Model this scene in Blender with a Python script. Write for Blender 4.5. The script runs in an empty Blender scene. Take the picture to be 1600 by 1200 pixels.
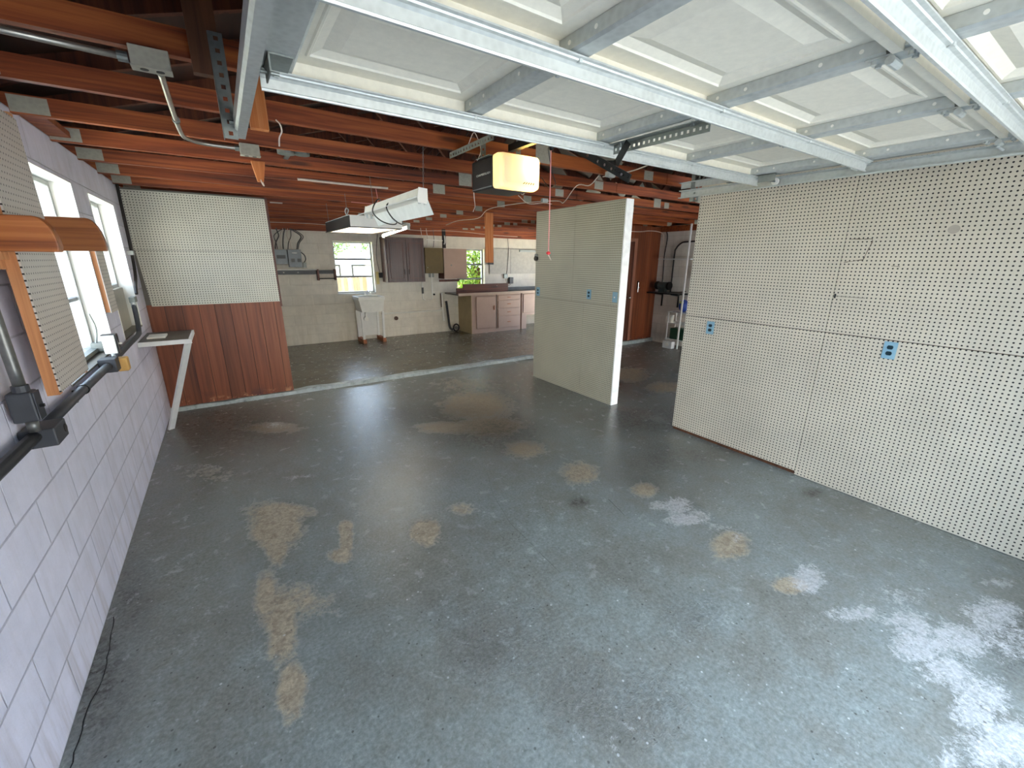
import bpy, math, random
import numpy as np
from mathutils import Vector, Matrix
random.seed(7)
SC = bpy.context.scene
COL = SC.collection

# ---------------------------------------------------------------- camera
cam = bpy.data.cameras.new('camera'); cam.sensor_width = 36.0; cam.lens = 14.653
cam.clip_start = 0.02
camo = bpy.data.objects.new('camera', cam); COL.objects.link(camo)
_f = Vector((0.53502244, 0.79527252, -0.2851186)); _r = Vector((0.83075183, -0.55660649, 0.00637288)); _u = Vector((0.15363069, 0.24027243, 0.95847106))
camo.matrix_world = Matrix(((_r.x, _u.x, -_f.x, 0.7528), (_r.y, _u.y, -_f.y, 0.1905), (_r.z, _u.z, -_f.z, 1.7364), (0, 0, 0, 1)))
SC.camera = camo

# ---------------------------------------------------------------- sky, sun, exposure
W = bpy.data.worlds.new('World'); SC.world = W; W.use_nodes = True
wn = W.node_tree.nodes; wl = W.node_tree.links
bg = wn['Background']; bg.inputs['Color'].default_value = (0.60, 0.77, 1.0, 1); bg.inputs['Strength'].default_value = 2.4
sun = bpy.data.lights.new('sun', 'SUN'); sun.energy = 20.0; sun.angle = 0.02; sun.color = (1, 0.95, 0.86)
suno = bpy.data.objects.new('sun', sun); COL.objects.link(suno)
suno.rotation_euler = Vector((-0.36, -0.34, -0.87)).to_track_quat('-Z', 'Y').to_euler()
SC.view_settings.view_transform = 'Standard'; SC.view_settings.look = 'None'
SC.view_settings.gamma = 1.0; SC.view_settings.use_curve_mapping = False
SC.view_settings.exposure = 1.85
SC.cycles.max_bounces = 14; SC.cycles.diffuse_bounces = 8; SC.cycles.glossy_bounces = 4
SC.cycles.transparent_max_bounces = 16; SC.cycles.transmission_bounces = 6
SC.cycles.sample_clamp_indirect = 6.0
SC.cycles.use_denoising = True
def portal(name, loc, dirv, sx, sy):
    l = bpy.data.lights.new(name, 'AREA'); l.shape = 'RECTANGLE'; l.size = sx; l.size_y = sy
    l.cycles.is_portal = True
    o = bpy.data.objects.new(name, l); COL.objects.link(o); o.location = loc
    o.rotation_euler = Vector(dirv).to_track_quat('-Z', 'Y').to_euler()
XF_ = 8.6
portal('door_daylight', (2.29, -0.62, 1.08), (0, 1, 0), 2.9, 2.2)
portal('added_bay_portal', (6.6, -0.62, 1.08), (0, 1, 0), 3.4, 2.2)  # for the right bay's opening, which is added and unseen
portal('window_daylight', (-0.22, 3.8, 1.65), (1, 0, 0), 1.15, 1.2)
portal('window_daylight', (-0.22, 5.25, 1.83), (1, 0, 0), 0.8, 1.0)
portal('added_side_portal', (XF_+0.22, 8.2, 1.05), (-1, 0, 0), 2.1, 2.1)  # guides daylight through the added, unseen side opening
portal('window_daylight', (3.13, 10.02, 1.56), (0, -1, 0), 1.1, 0.85)
portal('window_daylight', (5.95, 10.02, 1.49), (0, -1, 0), 1.1, 0.85)

# ---------------------------------------------------------------- dimensions
XR, XF, Y1, Y2 = 4.53, 8.6, 6.227, 9.79
YF = -0.45          # inner face of the front wall
HW = 2.42           # underside of the trusses

# ---------------------------------------------------------------- object helpers
def tag(o, label=None, cat=None, group=None, kind=None):
    if label: o['label'] = label
    if cat: o['category'] = cat
    if group: o['group'] = group
    if kind: o['kind'] = kind
    return o
def thing(name, loc, label, cat, group=None):
    o = bpy.data.objects.new(name, None); COL.objects.link(o); o.location = loc; o.empty_display_size = 0.05
    return tag(o, label, cat, group)
class MB:
    def __init__(s): s.v = []; s.f = []; s.m = []; s.cm = 0
    def add(s, vs, fs):
        n = len(s.v); s.v += [tuple(v) for v in vs]; s.f += [tuple(i + n for i in f) for f in fs]; s.m += [s.cm] * len(fs)
        return s
    def box(s, x0, y0, z0, x1, y1, z1):
        x0, x1 = sorted((x0, x1)); y0, y1 = sorted((y0, y1)); z0, z1 = sorted((z0, z1))
        return s.add([(x0,y0,z0),(x1,y0,z0),(x1,y1,z0),(x0,y1,z0),(x0,y0,z1),(x1,y0,z1),(x1,y1,z1),(x0,y1,z1)],
                     [(0,3,2,1),(4,5,6,7),(0,1,5,4),(1,2,6,5),(2,3,7,6),(3,0,4,7)])
    def bar(s, p, q, w, h, up=(0,0,1)):
        p = Vector(p); q = Vector(q); d = (q-p).normalized(); u = Vector(up); r = d.cross(u)
        if r.length < 1e-4: r = d.cross(Vector((1,0,0)))
        r.normalize(); u = r.cross(d).normalized(); r = r*w/2; u = u*h/2
        vs = [p-r-u, p+r-u, p+r+u, p-r+u, q-r-u, q+r-u, q+r+u, q-r+u]
        return s.add(vs, [(0,1,2,3),(7,6,5,4),(0,4,5,1),(1,5,6,2),(2,6,7,3),(3,7,4,0)])
    def prism(s, prof, fn, a, b):
        # prof: 2D points, fn(u, v, t) -> 3D point
        n = len(prof)
        vs = [fn(u, v, a) for u, v in prof] + [fn(u, v, b) for u, v in prof]
        return s.add(vs, [tuple(range(n-1, -1, -1)), tuple(range(n, 2*n))] + [(i, (i+1) % n, n+(i+1) % n, n+i) for i in range(n)])
    def cyl(s, p, q, r, n=16, r2=None):
        p = Vector(p); q = Vector(q); d = (q-p).normalized(); a = d.orthogonal().normalized(); b = d.cross(a)
        r2 = r if r2 is None else r2
        ring = lambda c, R: [c + a*(R*math.cos(2*math.pi*i/n)) + b*(R*math.sin(2*math.pi*i/n)) for i in range(n)]
        return s.add(ring(p, r) + ring(q, r2), [tuple(range(n-1, -1, -1)), tuple(range(n, 2*n))] + [(i, (i+1) % n, n+(i+1) % n, n+i) for i in range(n)])
    def tube(s, pts, r, n=8, steps=6):
        P = [Vector(p) for p in pts]
        if len(P) > 2 and steps > 1:
            Q = []
            E = [P[0]*2-P[1]] + P + [P[-1]*2-P[-2]]
            for i in range(1, len(E)-2):
                for k in range(steps):
                    t = k/steps; a, b, c, d = E[i-1], E[i], E[i+1], E[i+2]
                    Q.append(0.5*((2*b)+(c-a)*t+(2*a-5*b+4*c-d)*t*t+(3*b-a-3*c+d)*t**3))
            Q.append(P[-1]); P = Q
        rings = []; a = None
        for i, p in enumerate(P):
            d = (P[min(i+1, len(P)-1)] - P[max(i-1, 0)]).normalized()
            if a is None: a = d.orthogonal().normalized()
            else:
                a = a - d*a.dot(d); a = a.normalized() if a.length > 1e-6 else d.orthogonal().normalized()
            b = d.cross(a)
            rings.append([p + a*(r*math.cos(2*math.pi*j/n)) + b*(r*math.sin(2*math.pi*j/n)) for j in range(n)])
        vs = [v for R in rings for v in R]; fs = [tuple(range(n-1, -1, -1)), tuple(range(len(vs)-n, len(vs)))]
        for i in range(len(rings)-1):
            for j in range(n): fs.append((i*n+j, i*n+(j+1) % n, (i+1)*n+(j+1) % n, (i+1)*n+j))
        return s.add(vs, fs)
    def sphere(s, c, r, n=12, sc=(1,1,1)):
        c = Vector(c); vs = []; fs = []
        m = n//2
        for i in range(m+1):
            t = math.pi*i/m
            for j in range(n):
                p = 2*math.pi*j/n
                vs.append(c + Vector((r*sc[0]*math.sin(t)*math.cos(p), r*sc[1]*math.sin(t)*math.sin(p), r*sc[2]*math.cos(t))))
        for i in range(m):
            for j in range(n): fs.append((i*n+j, (i+1)*n+j, (i+1)*n+(j+1) % n, i*n+(j+1) % n))
        return s.add(vs, fs)
    def perf(s, p, q, wd, w, t, pitch=0.035, hole=0.014):
        # perforated steel strip: two rails and rungs
        p = Vector(p); q = Vector(q); wd = Vector(wd).normalized(); L = (q-p).length; d = (q-p)/L; nrm = d.cross(wd)
        rw = (w-hole)/2
        for sg in (-1, 1): s.bar(p+wd*sg*(hole/2+rw/2), q+wd*sg*(hole/2+rw/2), rw, t, nrm)
        k = max(1, int(L/pitch)); pt = L/k
        for i in range(k+1):
            a = max(0, i*pt-(pt-hole)/2); b = min(L, i*pt+(pt-hole)/2)
            s.bar(p+d*a, p+d*b, hole*1.02, t, nrm)
        return s
    def build(s, name, mat, parent=None, bevel=0, smooth=False, seg=2):
        org = Vector((0,0,0)); root = parent
        while root is not None and root.parent is not None: root = root.parent
        if root is not None: org = root.location.copy()
        else:
            a = np.array([list(v) for v in s.v]); lo = a.min(0); hi = a.max(0)
            org = Vector(((lo[0]+hi[0])/2, (lo[1]+hi[1])/2, lo[2]))
        me = bpy.data.meshes.new(name)
        me.from_pydata([(v[0]-org[0], v[1]-org[1], v[2]-org[2]) for v in s.v], [], s.f)
        for m_ in (mat if isinstance(mat, (list, tuple)) else [mat]): me.materials.append(m_)
        if isinstance(mat, (list, tuple)): me.polygons.foreach_set('material_index', s.m)
        if smooth: me.polygons.foreach_set('use_smooth', [True]*len(me.polygons))
        me.update()
        o = bpy.data.objects.new(name, me); COL.objects.link(o)
        if parent is None: o.location = org
        else: o.parent = parent
        if bevel:
            b = o.modifiers.new('bevel', 'BEVEL'); b.width = bevel; b.segments = seg; b.limit_method = 'ANGLE'; b.angle_limit = math.radians(40)
        return o
def struct(mb, name, mat, **k):
    return tag(mb.build(name, mat, **k), kind='structure')
def copy_tree(o, parent=None):
    c = o.copy(); COL.objects.link(c)
    if parent is not None: c.parent = parent
    for ch in list(o.children): copy_tree(ch, c)
    return c

# ---------------------------------------------------------------- material helpers
def srgb(h):
    if isinstance(h, str): c = [int(h[i:i+2], 16)/255 for i in (0, 2, 4)]
    else: c = h
    return tuple(((x/12.92) if x <= 0.04045 else ((x+0.055)/1.055)**2.4) for x in c) + (1,)
class NT:
    def __init__(s, name):
        s.mat = bpy.data.materials.new(name); s.mat.use_nodes = True
        s.n = s.mat.node_tree.nodes; s.l = s.mat.node_tree.links; s.b = s.n['Principled BSDF']; s.out = s.n['Material Output']
    def new(s, t, **k):
        x = s.n.new(t)
        for a, b in k.items(): setattr(x, a, b)
        return x
    def lk(s, a, b): s.l.new(a, b)
    def pos(s): return s.new('ShaderNodeNewGeometry').outputs['Position']
    def math(s, op, a, b=None, c=None, clamp=False):
        x = s.new('ShaderNodeMath', operation=op, use_clamp=clamp)
        for i, v in enumerate((a, b, c)):
            if v is None: continue
            if isinstance(v, (int, float)): x.inputs[i].default_value = v
            else: s.lk(v, x.inputs[i])
        return x.outputs[0]
    def mapping(s, v, scale=(1,1,1), loc=(0,0,0)):
        m = s.new('ShaderNodeMapping'); s.lk(v, m.inputs['Vector']); m.inputs['Scale'].default_value = scale; m.inputs['Location'].default_value = loc
        return m.outputs[0]
    def noise(s, v, scale, detail=4, rough=0.55, dist=0.0):
        x = s.new('ShaderNodeTexNoise'); s.lk(v, x.inputs['Vector']); x.inputs['Scale'].default_value = scale
        x.inputs['Detail'].default_value = detail; x.inputs['Roughness'].default_value = rough; x.inputs['Distortion'].default_value = dist
        return x.outputs['Fac']
    def ramp(s, f, stops):
        r = s.new('ShaderNodeValToRGB'); s.lk(f, r.inputs[0]); e = r.color_ramp.elements
        while len(e) < len(stops): e.new(0.5)
        for i, (p, c) in enumerate(stops):
            e[i].position = p; e[i].color = c if len(c) == 4 else srgb(c)
        return r.outputs[0]
    def step(s, f, a, b):
        m = s.new('ShaderNodeMapRange'); s.lk(f, m.inputs[0]); m.inputs[1].default_value = a; m.inputs[2].default_value = b
        return m.outputs[0]
    def mix(s, f, a, b, mode='MIX'):
        m = s.new('ShaderNodeMix', data_type='RGBA', blend_type=mode)
        for i, v in ((0, f), (6, a), (7, b)):
            if isinstance(v, (int, float)): m.inputs[i].default_value = v
            elif isinstance(v, tuple): m.inputs[i].default_value = v
            else: s.lk(v, m.inputs[i])
        return m.outputs[2]
    def bump(s, h, strength=0.3, dist=0.01):
        b = s.new('ShaderNodeBump'); s.lk(h, b.inputs['Height']); b.inputs['Strength'].default_value = strength; b.inputs['Distance'].default_value = dist
        s.lk(b.outputs[0], s.b.inputs['Normal']); return b
    def col(s, c):
        if isinstance(c, tuple): s.b.inputs['Base Color'].default_value = c
        else: s.lk(c, s.b.inputs['Base Color'])
    def set(s, **k):
        for a, v in k.items():
            i = s.b.inputs[a.replace('_', ' ')]
            if isinstance(v, (int, float, tuple)): i.default_value = v
            else: s.lk(v, i)
        return s
def plain(name, c, rough=0.6, metal=0.0, var=0.10, scale=14.0):
    t = NT(name); n = t.noise(t.pos(), scale, 4, 0.6); c = srgb(c)
    a = tuple(x*(1-var) for x in c[:3])+(1,); b = tuple(min(1, x*(1+var)) for x in c[:3])+(1,)
    t.col(t.ramp(n, [(0.3, a), (0.7, b)])); t.set(Roughness=rough, Metallic=metal); return t.mat
def wood(name, dark, mid, light, axis='x', rough=0.6, dens=28.0, knots=True):
    t = NT(name); p = t.pos()
    st = {'x': (0.9, dens, dens), 'y': (dens, 0.9, dens), 'z': (dens, dens, 0.9)}[axis]
    g = t.noise(t.mapping(p, st), 1.0, 5, 0.62, 0.6)
    big = t.noise(t.mapping(p, {'x': (.5, 3, 3), 'y': (3, .5, 3), 'z': (3, 3, .5)}[axis]), 1.0, 3, 0.5, 0.3)
    f = t.math('ADD', t.math('MULTIPLY', g, 0.7), t.math('MULTIPLY', big, 0.3))
    c = t.ramp(f, [(0.30, srgb(dark)), (0.48, srgb(mid)), (0.68, srgb(light))])
    if knots:
        v = t.new('ShaderNodeTexVoronoi'); t.lk(t.mapping(p, {'x': (1.6, 9, 9), 'y': (9, 1.6, 9), 'z': (9, 9, 1.6)}[axis]), v.inputs['Vector']); v.inputs['Scale'].default_value = 1.0
        k = t.step(v.outputs['Distance'], 0.20, 0.10)
        c = t.mix(t.math('MULTIPLY', k, 0.75), c, srgb(dark))
    t.col(c); t.set(Roughness=rough); t.bump(g, 0.15, 0.002); return t.mat
def galv(name, c='b9bcb8', rough=0.38, metal=0.75):
    t = NT(name); p = t.pos(); n = t.noise(p, 9, 5, 0.6); v = t.new('ShaderNodeTexVoronoi'); t.lk(p, v.inputs['Vector']); v.inputs['Scale'].default_value = 55
    f = t.math('ADD', t.math('MULTIPLY', n, 0.6), t.math('MULTIPLY', v.outputs['Distance'], 0.5))
    c0 = srgb(c); a = tuple(x*0.82 for x in c0[:3])+(1,)
    t.col(t.ramp(f, [(0.25, a), (0.7, c0)])); t.set(Roughness=t.math('ADD', rough, t.math('MULTIPLY', n, 0.12)), Metallic=metal); return t.mat
def uvw(t, plane):
    s = t.new('ShaderNodeSeparateXYZ'); t.lk(t.pos(), s.inputs[0])
    a, b = (s.outputs[{'x': 0, 'y': 1, 'z': 2}[k]] for k in plane)
    c = t.new('ShaderNodeCombineXYZ'); t.lk(a, c.inputs[0]); t.lk(b, c.inputs[1]); return a, b, c.outputs[0]
def pegboard(name, plane, c='dcd1bb', off=(0,0), r=0.19):
    t = NT(name); a, b, v = uvw(t, plane); S = 0.0254
    fa = t.math('SUBTRACT', t.math('FRACT', t.math('DIVIDE', t.math('ADD', a, 10+off[0]), S)), 0.5)
    fb = t.math('SUBTRACT', t.math('FRACT', t.math('DIVIDE', t.math('ADD', b, 10+off[1]), S)), 0.5)
    d = t.math('SQRT', t.math('ADD', t.math('MULTIPLY', fa, fa), t.math('MULTIPLY', fb, fb)))
    hole = t.step(d, r+0.03, r-0.01)
    n = t.noise(t.pos(), 2.2, 5, 0.6); c0 = srgb(c)
    base = t.ramp(n, [(0.3, tuple(x*0.86 for x in c0[:3])+(1,)), (0.65, c0)])
    sc = t.step(t.noise(t.mapping(t.pos(), (3, 3, 26)), 1.0, 6, 0.75), 0.74, 0.80)
    base = t.mix(t.math('MULTIPLY', sc, 0.45), base, srgb('6b5f50'))
    t.col(t.mix(hole, base, srgb('140e08'))); t.set(Roughness=0.42); return t.mat
def block(name, plane, c, joint, rough=0.6, bump=0.5, streak=None):
    t = NT(name); a, b, v = uvw(t, plane)
    k = t.new('ShaderNodeTexBrick'); t.lk(v, k.inputs['Vector']); k.inputs['Scale'].default_value = 1.0
    k.inputs['Brick Width'].default_value = 0.4064; k.inputs['Row Height'].default_value = 0.2032; k.inputs['Mortar Size'].default_value = 0.005
    k.inputs['Mortar Smooth'].default_value = 0.6; k.offset = 0.5
    k.inputs['Color1'].default_value = srgb(c); k.inputs['Color2'].default_value = tuple(x*0.93 for x in srgb(c)[:3])+(1,)
    k.inputs['Mortar'].default_value = srgb(joint)
    n = t.noise(t.pos(), 5, 6, 0.65); fine = t.noise(t.pos(), 90, 4, 0.7)
    c1 = t.mix(t.step(n, 0.35, 0.7), tuple([0.86]*3)+(1,), (1,1,1,1)); cc = t.mix(1.0, k.outputs['Color'], c1, 'MULTIPLY')
    if streak:
        s2 = t.noise(t.mapping(t.pos(), (9, 9, 0.9)), 1.0, 5, 0.7)
        lowm = t.step(b, 0.45, 0.0)
        m = t.math('MULTIPLY', t.step(s2, 0.48, 0.72), t.math('ADD', 0.25, t.math('MULTIPLY', lowm, 0.6)))
        cc = t.mix(m, cc, srgb(streak))
    t.col(cc); t.set(Roughness=rough)
    h = t.math('ADD', t.math('MULTIPLY', k.outputs['Fac'], -1.0), t.math('MULTIPLY', fine, 0.35))
    h = t.math('ADD', h, t.math('MULTIPLY', n, 0.8))
    t.bump(h, bump, 0.006); return t.mat
def emit(name, c, strength):
    t = NT(name); t.col(srgb(c)); t.b.inputs['Emission Color'].default_value = srgb(c); t.b.inputs['Emission Strength'].default_value = strength; return t.mat

M = {}
M['truss'] = wood('stained_truss_wood', '2e1006', '843a14', 'b8662e', 'x')
M['web'] = wood('stained_web_wood', '2a0f08', '4f2410', '6e3a1e', 'z')
M['deck'] = wood('dark_roof_deck', '120805', '2a150a', '3e2212', 'y', dens=10)
M['hang'] = wood('orange_pine', '7a3d17', 'b8682e', 'd08a50', 'z')
M['hangdark'] = wood('dark_brown_stud', '3c2010', '5d3820', '7a4c30', 'z')
M['bracket'] = wood('amber_bracket_wood', '5e2a12', 'a85f2e', 'cb8248', 'x', rough=0.4)
M['bracket2'] = wood('brown_bracket_wood', '6a3418', '94582c', 'a86a3a', 'x', rough=0.4, knots=False)
M['post'] = wood('pale_orange_stud', 'a8683c', 'cf9060', 'dba678', 'z')
M['galv'] = galv('galvanised_steel', 'c4c7c3', 0.4, 0.4)
M['galvdark'] = galv('dull_galvanised_steel', '8d918c', 0.45)
M['plate'] = galv('truss_plate_steel', 'aaa494', 0.6, 0.1)
M['alu'] = galv('window_aluminium', 'a9aba8', 0.4, 0.6)
M['doorskin'] = plain('white_door_skin', 'e4ddcc', 0.45, 0, 0.05, 40)
M['peg_yz'] = pegboard('cream_pegboard_side', 'yz')
M['peg_yz2'] = pegboard('cream_pegboard_freestanding', 'yz', 'c9c3aa', (0.011, 0.004))
M['peg_xz'] = pegboard('cream_pegboard_end', 'xz', 'd3cfbd', r=0.19)
M['peg_white'] = plain('white_pegboard_edge', 'f2f1ec', 0.45)
M['peg_left'] = pegboard('grey_pegboard', 'yz', 'd6cec6', r=0.14)
M['block_l'] = block('painted_block_left', 'yz', 'f0eeff', 'cfcddd', 0.5, 0.8, 'b3a8aa')
M['block_b'] = block('painted_block_back', 'xz', 'e8e1d2', 'd6cfbf', 0.55, 0.4, 'c4bba6')
M['block_f'] = block('painted_block_far', 'yz', 'ece6dc', 'd0c8bc', 0.6, 0.4, 'b0a89c')
M['white'] = plain('white_paint', 'eeebe2', 0.5, 0, 0.04)
M['whitewood'] = plain('white_painted_wood', 'e3e4e2', 0.45, 0, 0.06)
M['cream'] = plain('cream_cabinet_paint', 'b39c88', 0.5, 0, 0.06, 6)
M['creamside'] = plain('yellowed_cabinet_side', 'a8946c', 0.55, 0, 0.1, 5)
M['pink'] = plain('pinkish_beige_paint', 'a98e7e', 0.5, 0, 0.05, 5)
M['olive'] = plain('olive_brown_board', '5c4a20', 0.6, 0, 0.12)
M['black'] = plain('black_plastic', '17181b', 0.4, 0, 0.1)
M['blacksteel'] = plain('black_steel', '121212', 0.35, 0.3, 0.1)
M['conduit'] = plain('dark_grey_conduit', '3c3e43', 0.5, 0.1, 0.12)
M['conduitbright'] = galv('bright_conduit', 'b8b2a8', 0.3, 0.8)
M['pipegrey'] = galv('grey_pipe', '7b7b78', 0.35, 0.7)
M['cable'] = plain('white_cable', 'd8c8ba', 0.5)
M['cablegrey'] = plain('grey_cable', '55524e', 0.5)
M['cabledark'] = plain('dark_cable', '2a2420', 0.5)
M['greybox'] = plain('grey_panel_steel', '757b7e', 0.45, 0.3, 0.05)
M['blue'] = plain('pale_blue_cover_plate', '8fb6c6', 0.35, 0, 0.05)
M['teal'] = plain('dark_teal_socket', '123038', 0.3)
M['red'] = plain('red_handle', 'd8383c', 0.4)
M['rope'] = plain('red_white_cord', 'e0918c', 0.6)
M['lens'] = None
M['darkcab'] = wood('dark_brown_cabinet_wood', '2b1712', '472c26', '5d3d36', 'z', rough=0.35, knots=False)
M['counter'] = wood('reddish_brown_board', '2e1208', '4f2414', '6b341e', 'x')
M['worktop'] = plain('grey_worktop', '6d675c', 0.5)
M['yellow'] = plain('yellow_foam_box', 'd2a45c', 0.6, 0, 0.1)
M['paleyellow'] = plain('pale_yellow_board', 'dcca86', 0.6)
M['sink'] = plain('offwhite_sink_plastic', 'e6e4da', 0.4, 0, 0.04)
M['sinkpanel'] = plain('white_sink_panel', 'e6e4de', 0.45, 0, 0.04)  # near-white of the sink's legs and back panel
M['chrome'] = galv('chrome', 'd8d8d8', 0.15, 1.0)
M['cutwood'] = wood('sink_block_wood', '5d2c14', '9a5a34', 'b87a50', 'y')
M['shelftop'] = plain('dark_stained_shelf_top', '4a443a', 0.4, 0, 0.25, 8)
M['iron'] = plain('rusty_iron_pipe', '5c4436', 0.6, 0.2, 0.2)
M['bluebag'] = plain('blue_plastic', '2447a0', 0.5)
M['lime'] = plain('lime_green_patch', 'b6c85a', 0.5)
M['green'] = plain('dark_green_plastic', '17442f', 0.5)
M['machine'] = plain('grey_green_machine_paint', '44504f', 0.4)

def panelwood():
    t = NT('grooved_plywood_panelling'); a, b, v = uvw(t, 'xz')
    # random width planks: grooves at fixed places
    g = t.noise(t.mapping(t.pos(), (30, 30, 0.9)), 1.0, 5, 0.6, 0.5)
    big = t.noise(t.mapping(t.pos(), (5, 5, 0.5)), 1.0, 2, 0.5)
    f = t.math('ADD', t.math('MULTIPLY', g, 0.5), t.math('MULTIPLY', big, 0.5))
    c = t.ramp(f, [(0.32, srgb('572613')), (0.5, srgb('824223')), (0.68, srgb('9a5a38'))])
    cell = t.math('FLOOR', t.math('DIVIDE', a, 0.1525)); w = t.new('ShaderNodeTexWhiteNoise', noise_dimensions='1D'); t.lk(cell, w.inputs['W'])
    c = t.mix(1.0, c, t.ramp(w.outputs['Value'], [(0.0, (0.80,0.80,0.80,1)), (1.0, (1.08,1.08,1.08,1))]), 'MULTIPLY')
    gr = t.math('ABSOLUTE', t.math('SUBTRACT', t.math('FRACT', t.math('DIVIDE', a, 0.1525)), 0.5))
    line = t.step(gr, 0.478, 0.492)
    c = t.mix(line, c, srgb('2a120a')); low = t.step(b, 0.20, 0.05)
    st = t.math('MULTIPLY', low, t.step(t.noise(t.pos(), 4, 4, 0.6), 0.5, 0.6))
    c = t.mix(st, c, srgb('5b2a26')); chip = t.math('MULTIPLY', t.step(b, 0.125, 0.06), t.step(t.noise(t.pos(), 14, 5, 0.7), 0.55, 0.60))
    c = t.mix(chip, c, srgb('c58a62'))
    t.col(c); t.set(Roughness=0.45); t.bump(t.math('MULTIPLY', line, -1.0), 0.6, 0.004); return t.mat
M['panel'] = panelwood()
M['doorwood'] = wood('brown_door_wood', '3a1d12', '5b3020', '74402c', 'z', rough=0.5, knots=False)
M['casing'] = wood('door_casing_wood', '7a4a34', '9c6650', 'b07c66', 'z', rough=0.5, knots=False)
def glassmat():
    t = NT('window_glass'); tr = t.new('ShaderNodeBsdfTransparent'); gl = t.new('ShaderNodeBsdfGlossy'); gl.inputs['Roughness'].default_value = 0.03
    mx = t.new('ShaderNodeMixShader'); mx.inputs[0].default_value = 0.06; t.lk(tr.outputs[0], mx.inputs[1]); t.lk(gl.outputs[0], mx.inputs[2]); t.lk(mx.outputs[0], t.out.inputs['Surface']); return t.mat
M['glass'] = glassmat()
M['sash'] = plain('dull_sash_aluminium', '7d7f80', 0.5, 0.2, 0.05)
def lensmat():
    t = NT('frosted_light_lens'); tr = t.new('ShaderNodeBsdfTranslucent'); tr.inputs['Color'].default_value = (1.0, 0.93, 0.74, 1)
    df = t.new('ShaderNodeBsdfDiffuse'); df.inputs['Color'].default_value = (0.85, 0.85, 0.82, 1)
    mx = t.new('ShaderNodeMixShader'); mx.inputs[0].default_value = 0.4; t.lk(tr.outputs[0], mx.inputs[1]); t.lk(df.outputs[0], mx.inputs[2]); t.lk(mx.outputs[0], t.out.inputs['Surface']); return t.mat
M['lens'] = lensmat()
M['tube'] = emit('lit_fluorescent_tube', 'fff6e2', 14.0)
M['bulb'] = emit('lit_bulb', 'ffd680', 55.0)
M['troffer'] = emit('lit_prismatic_panel', 'fff0d4', 1.3)
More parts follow.
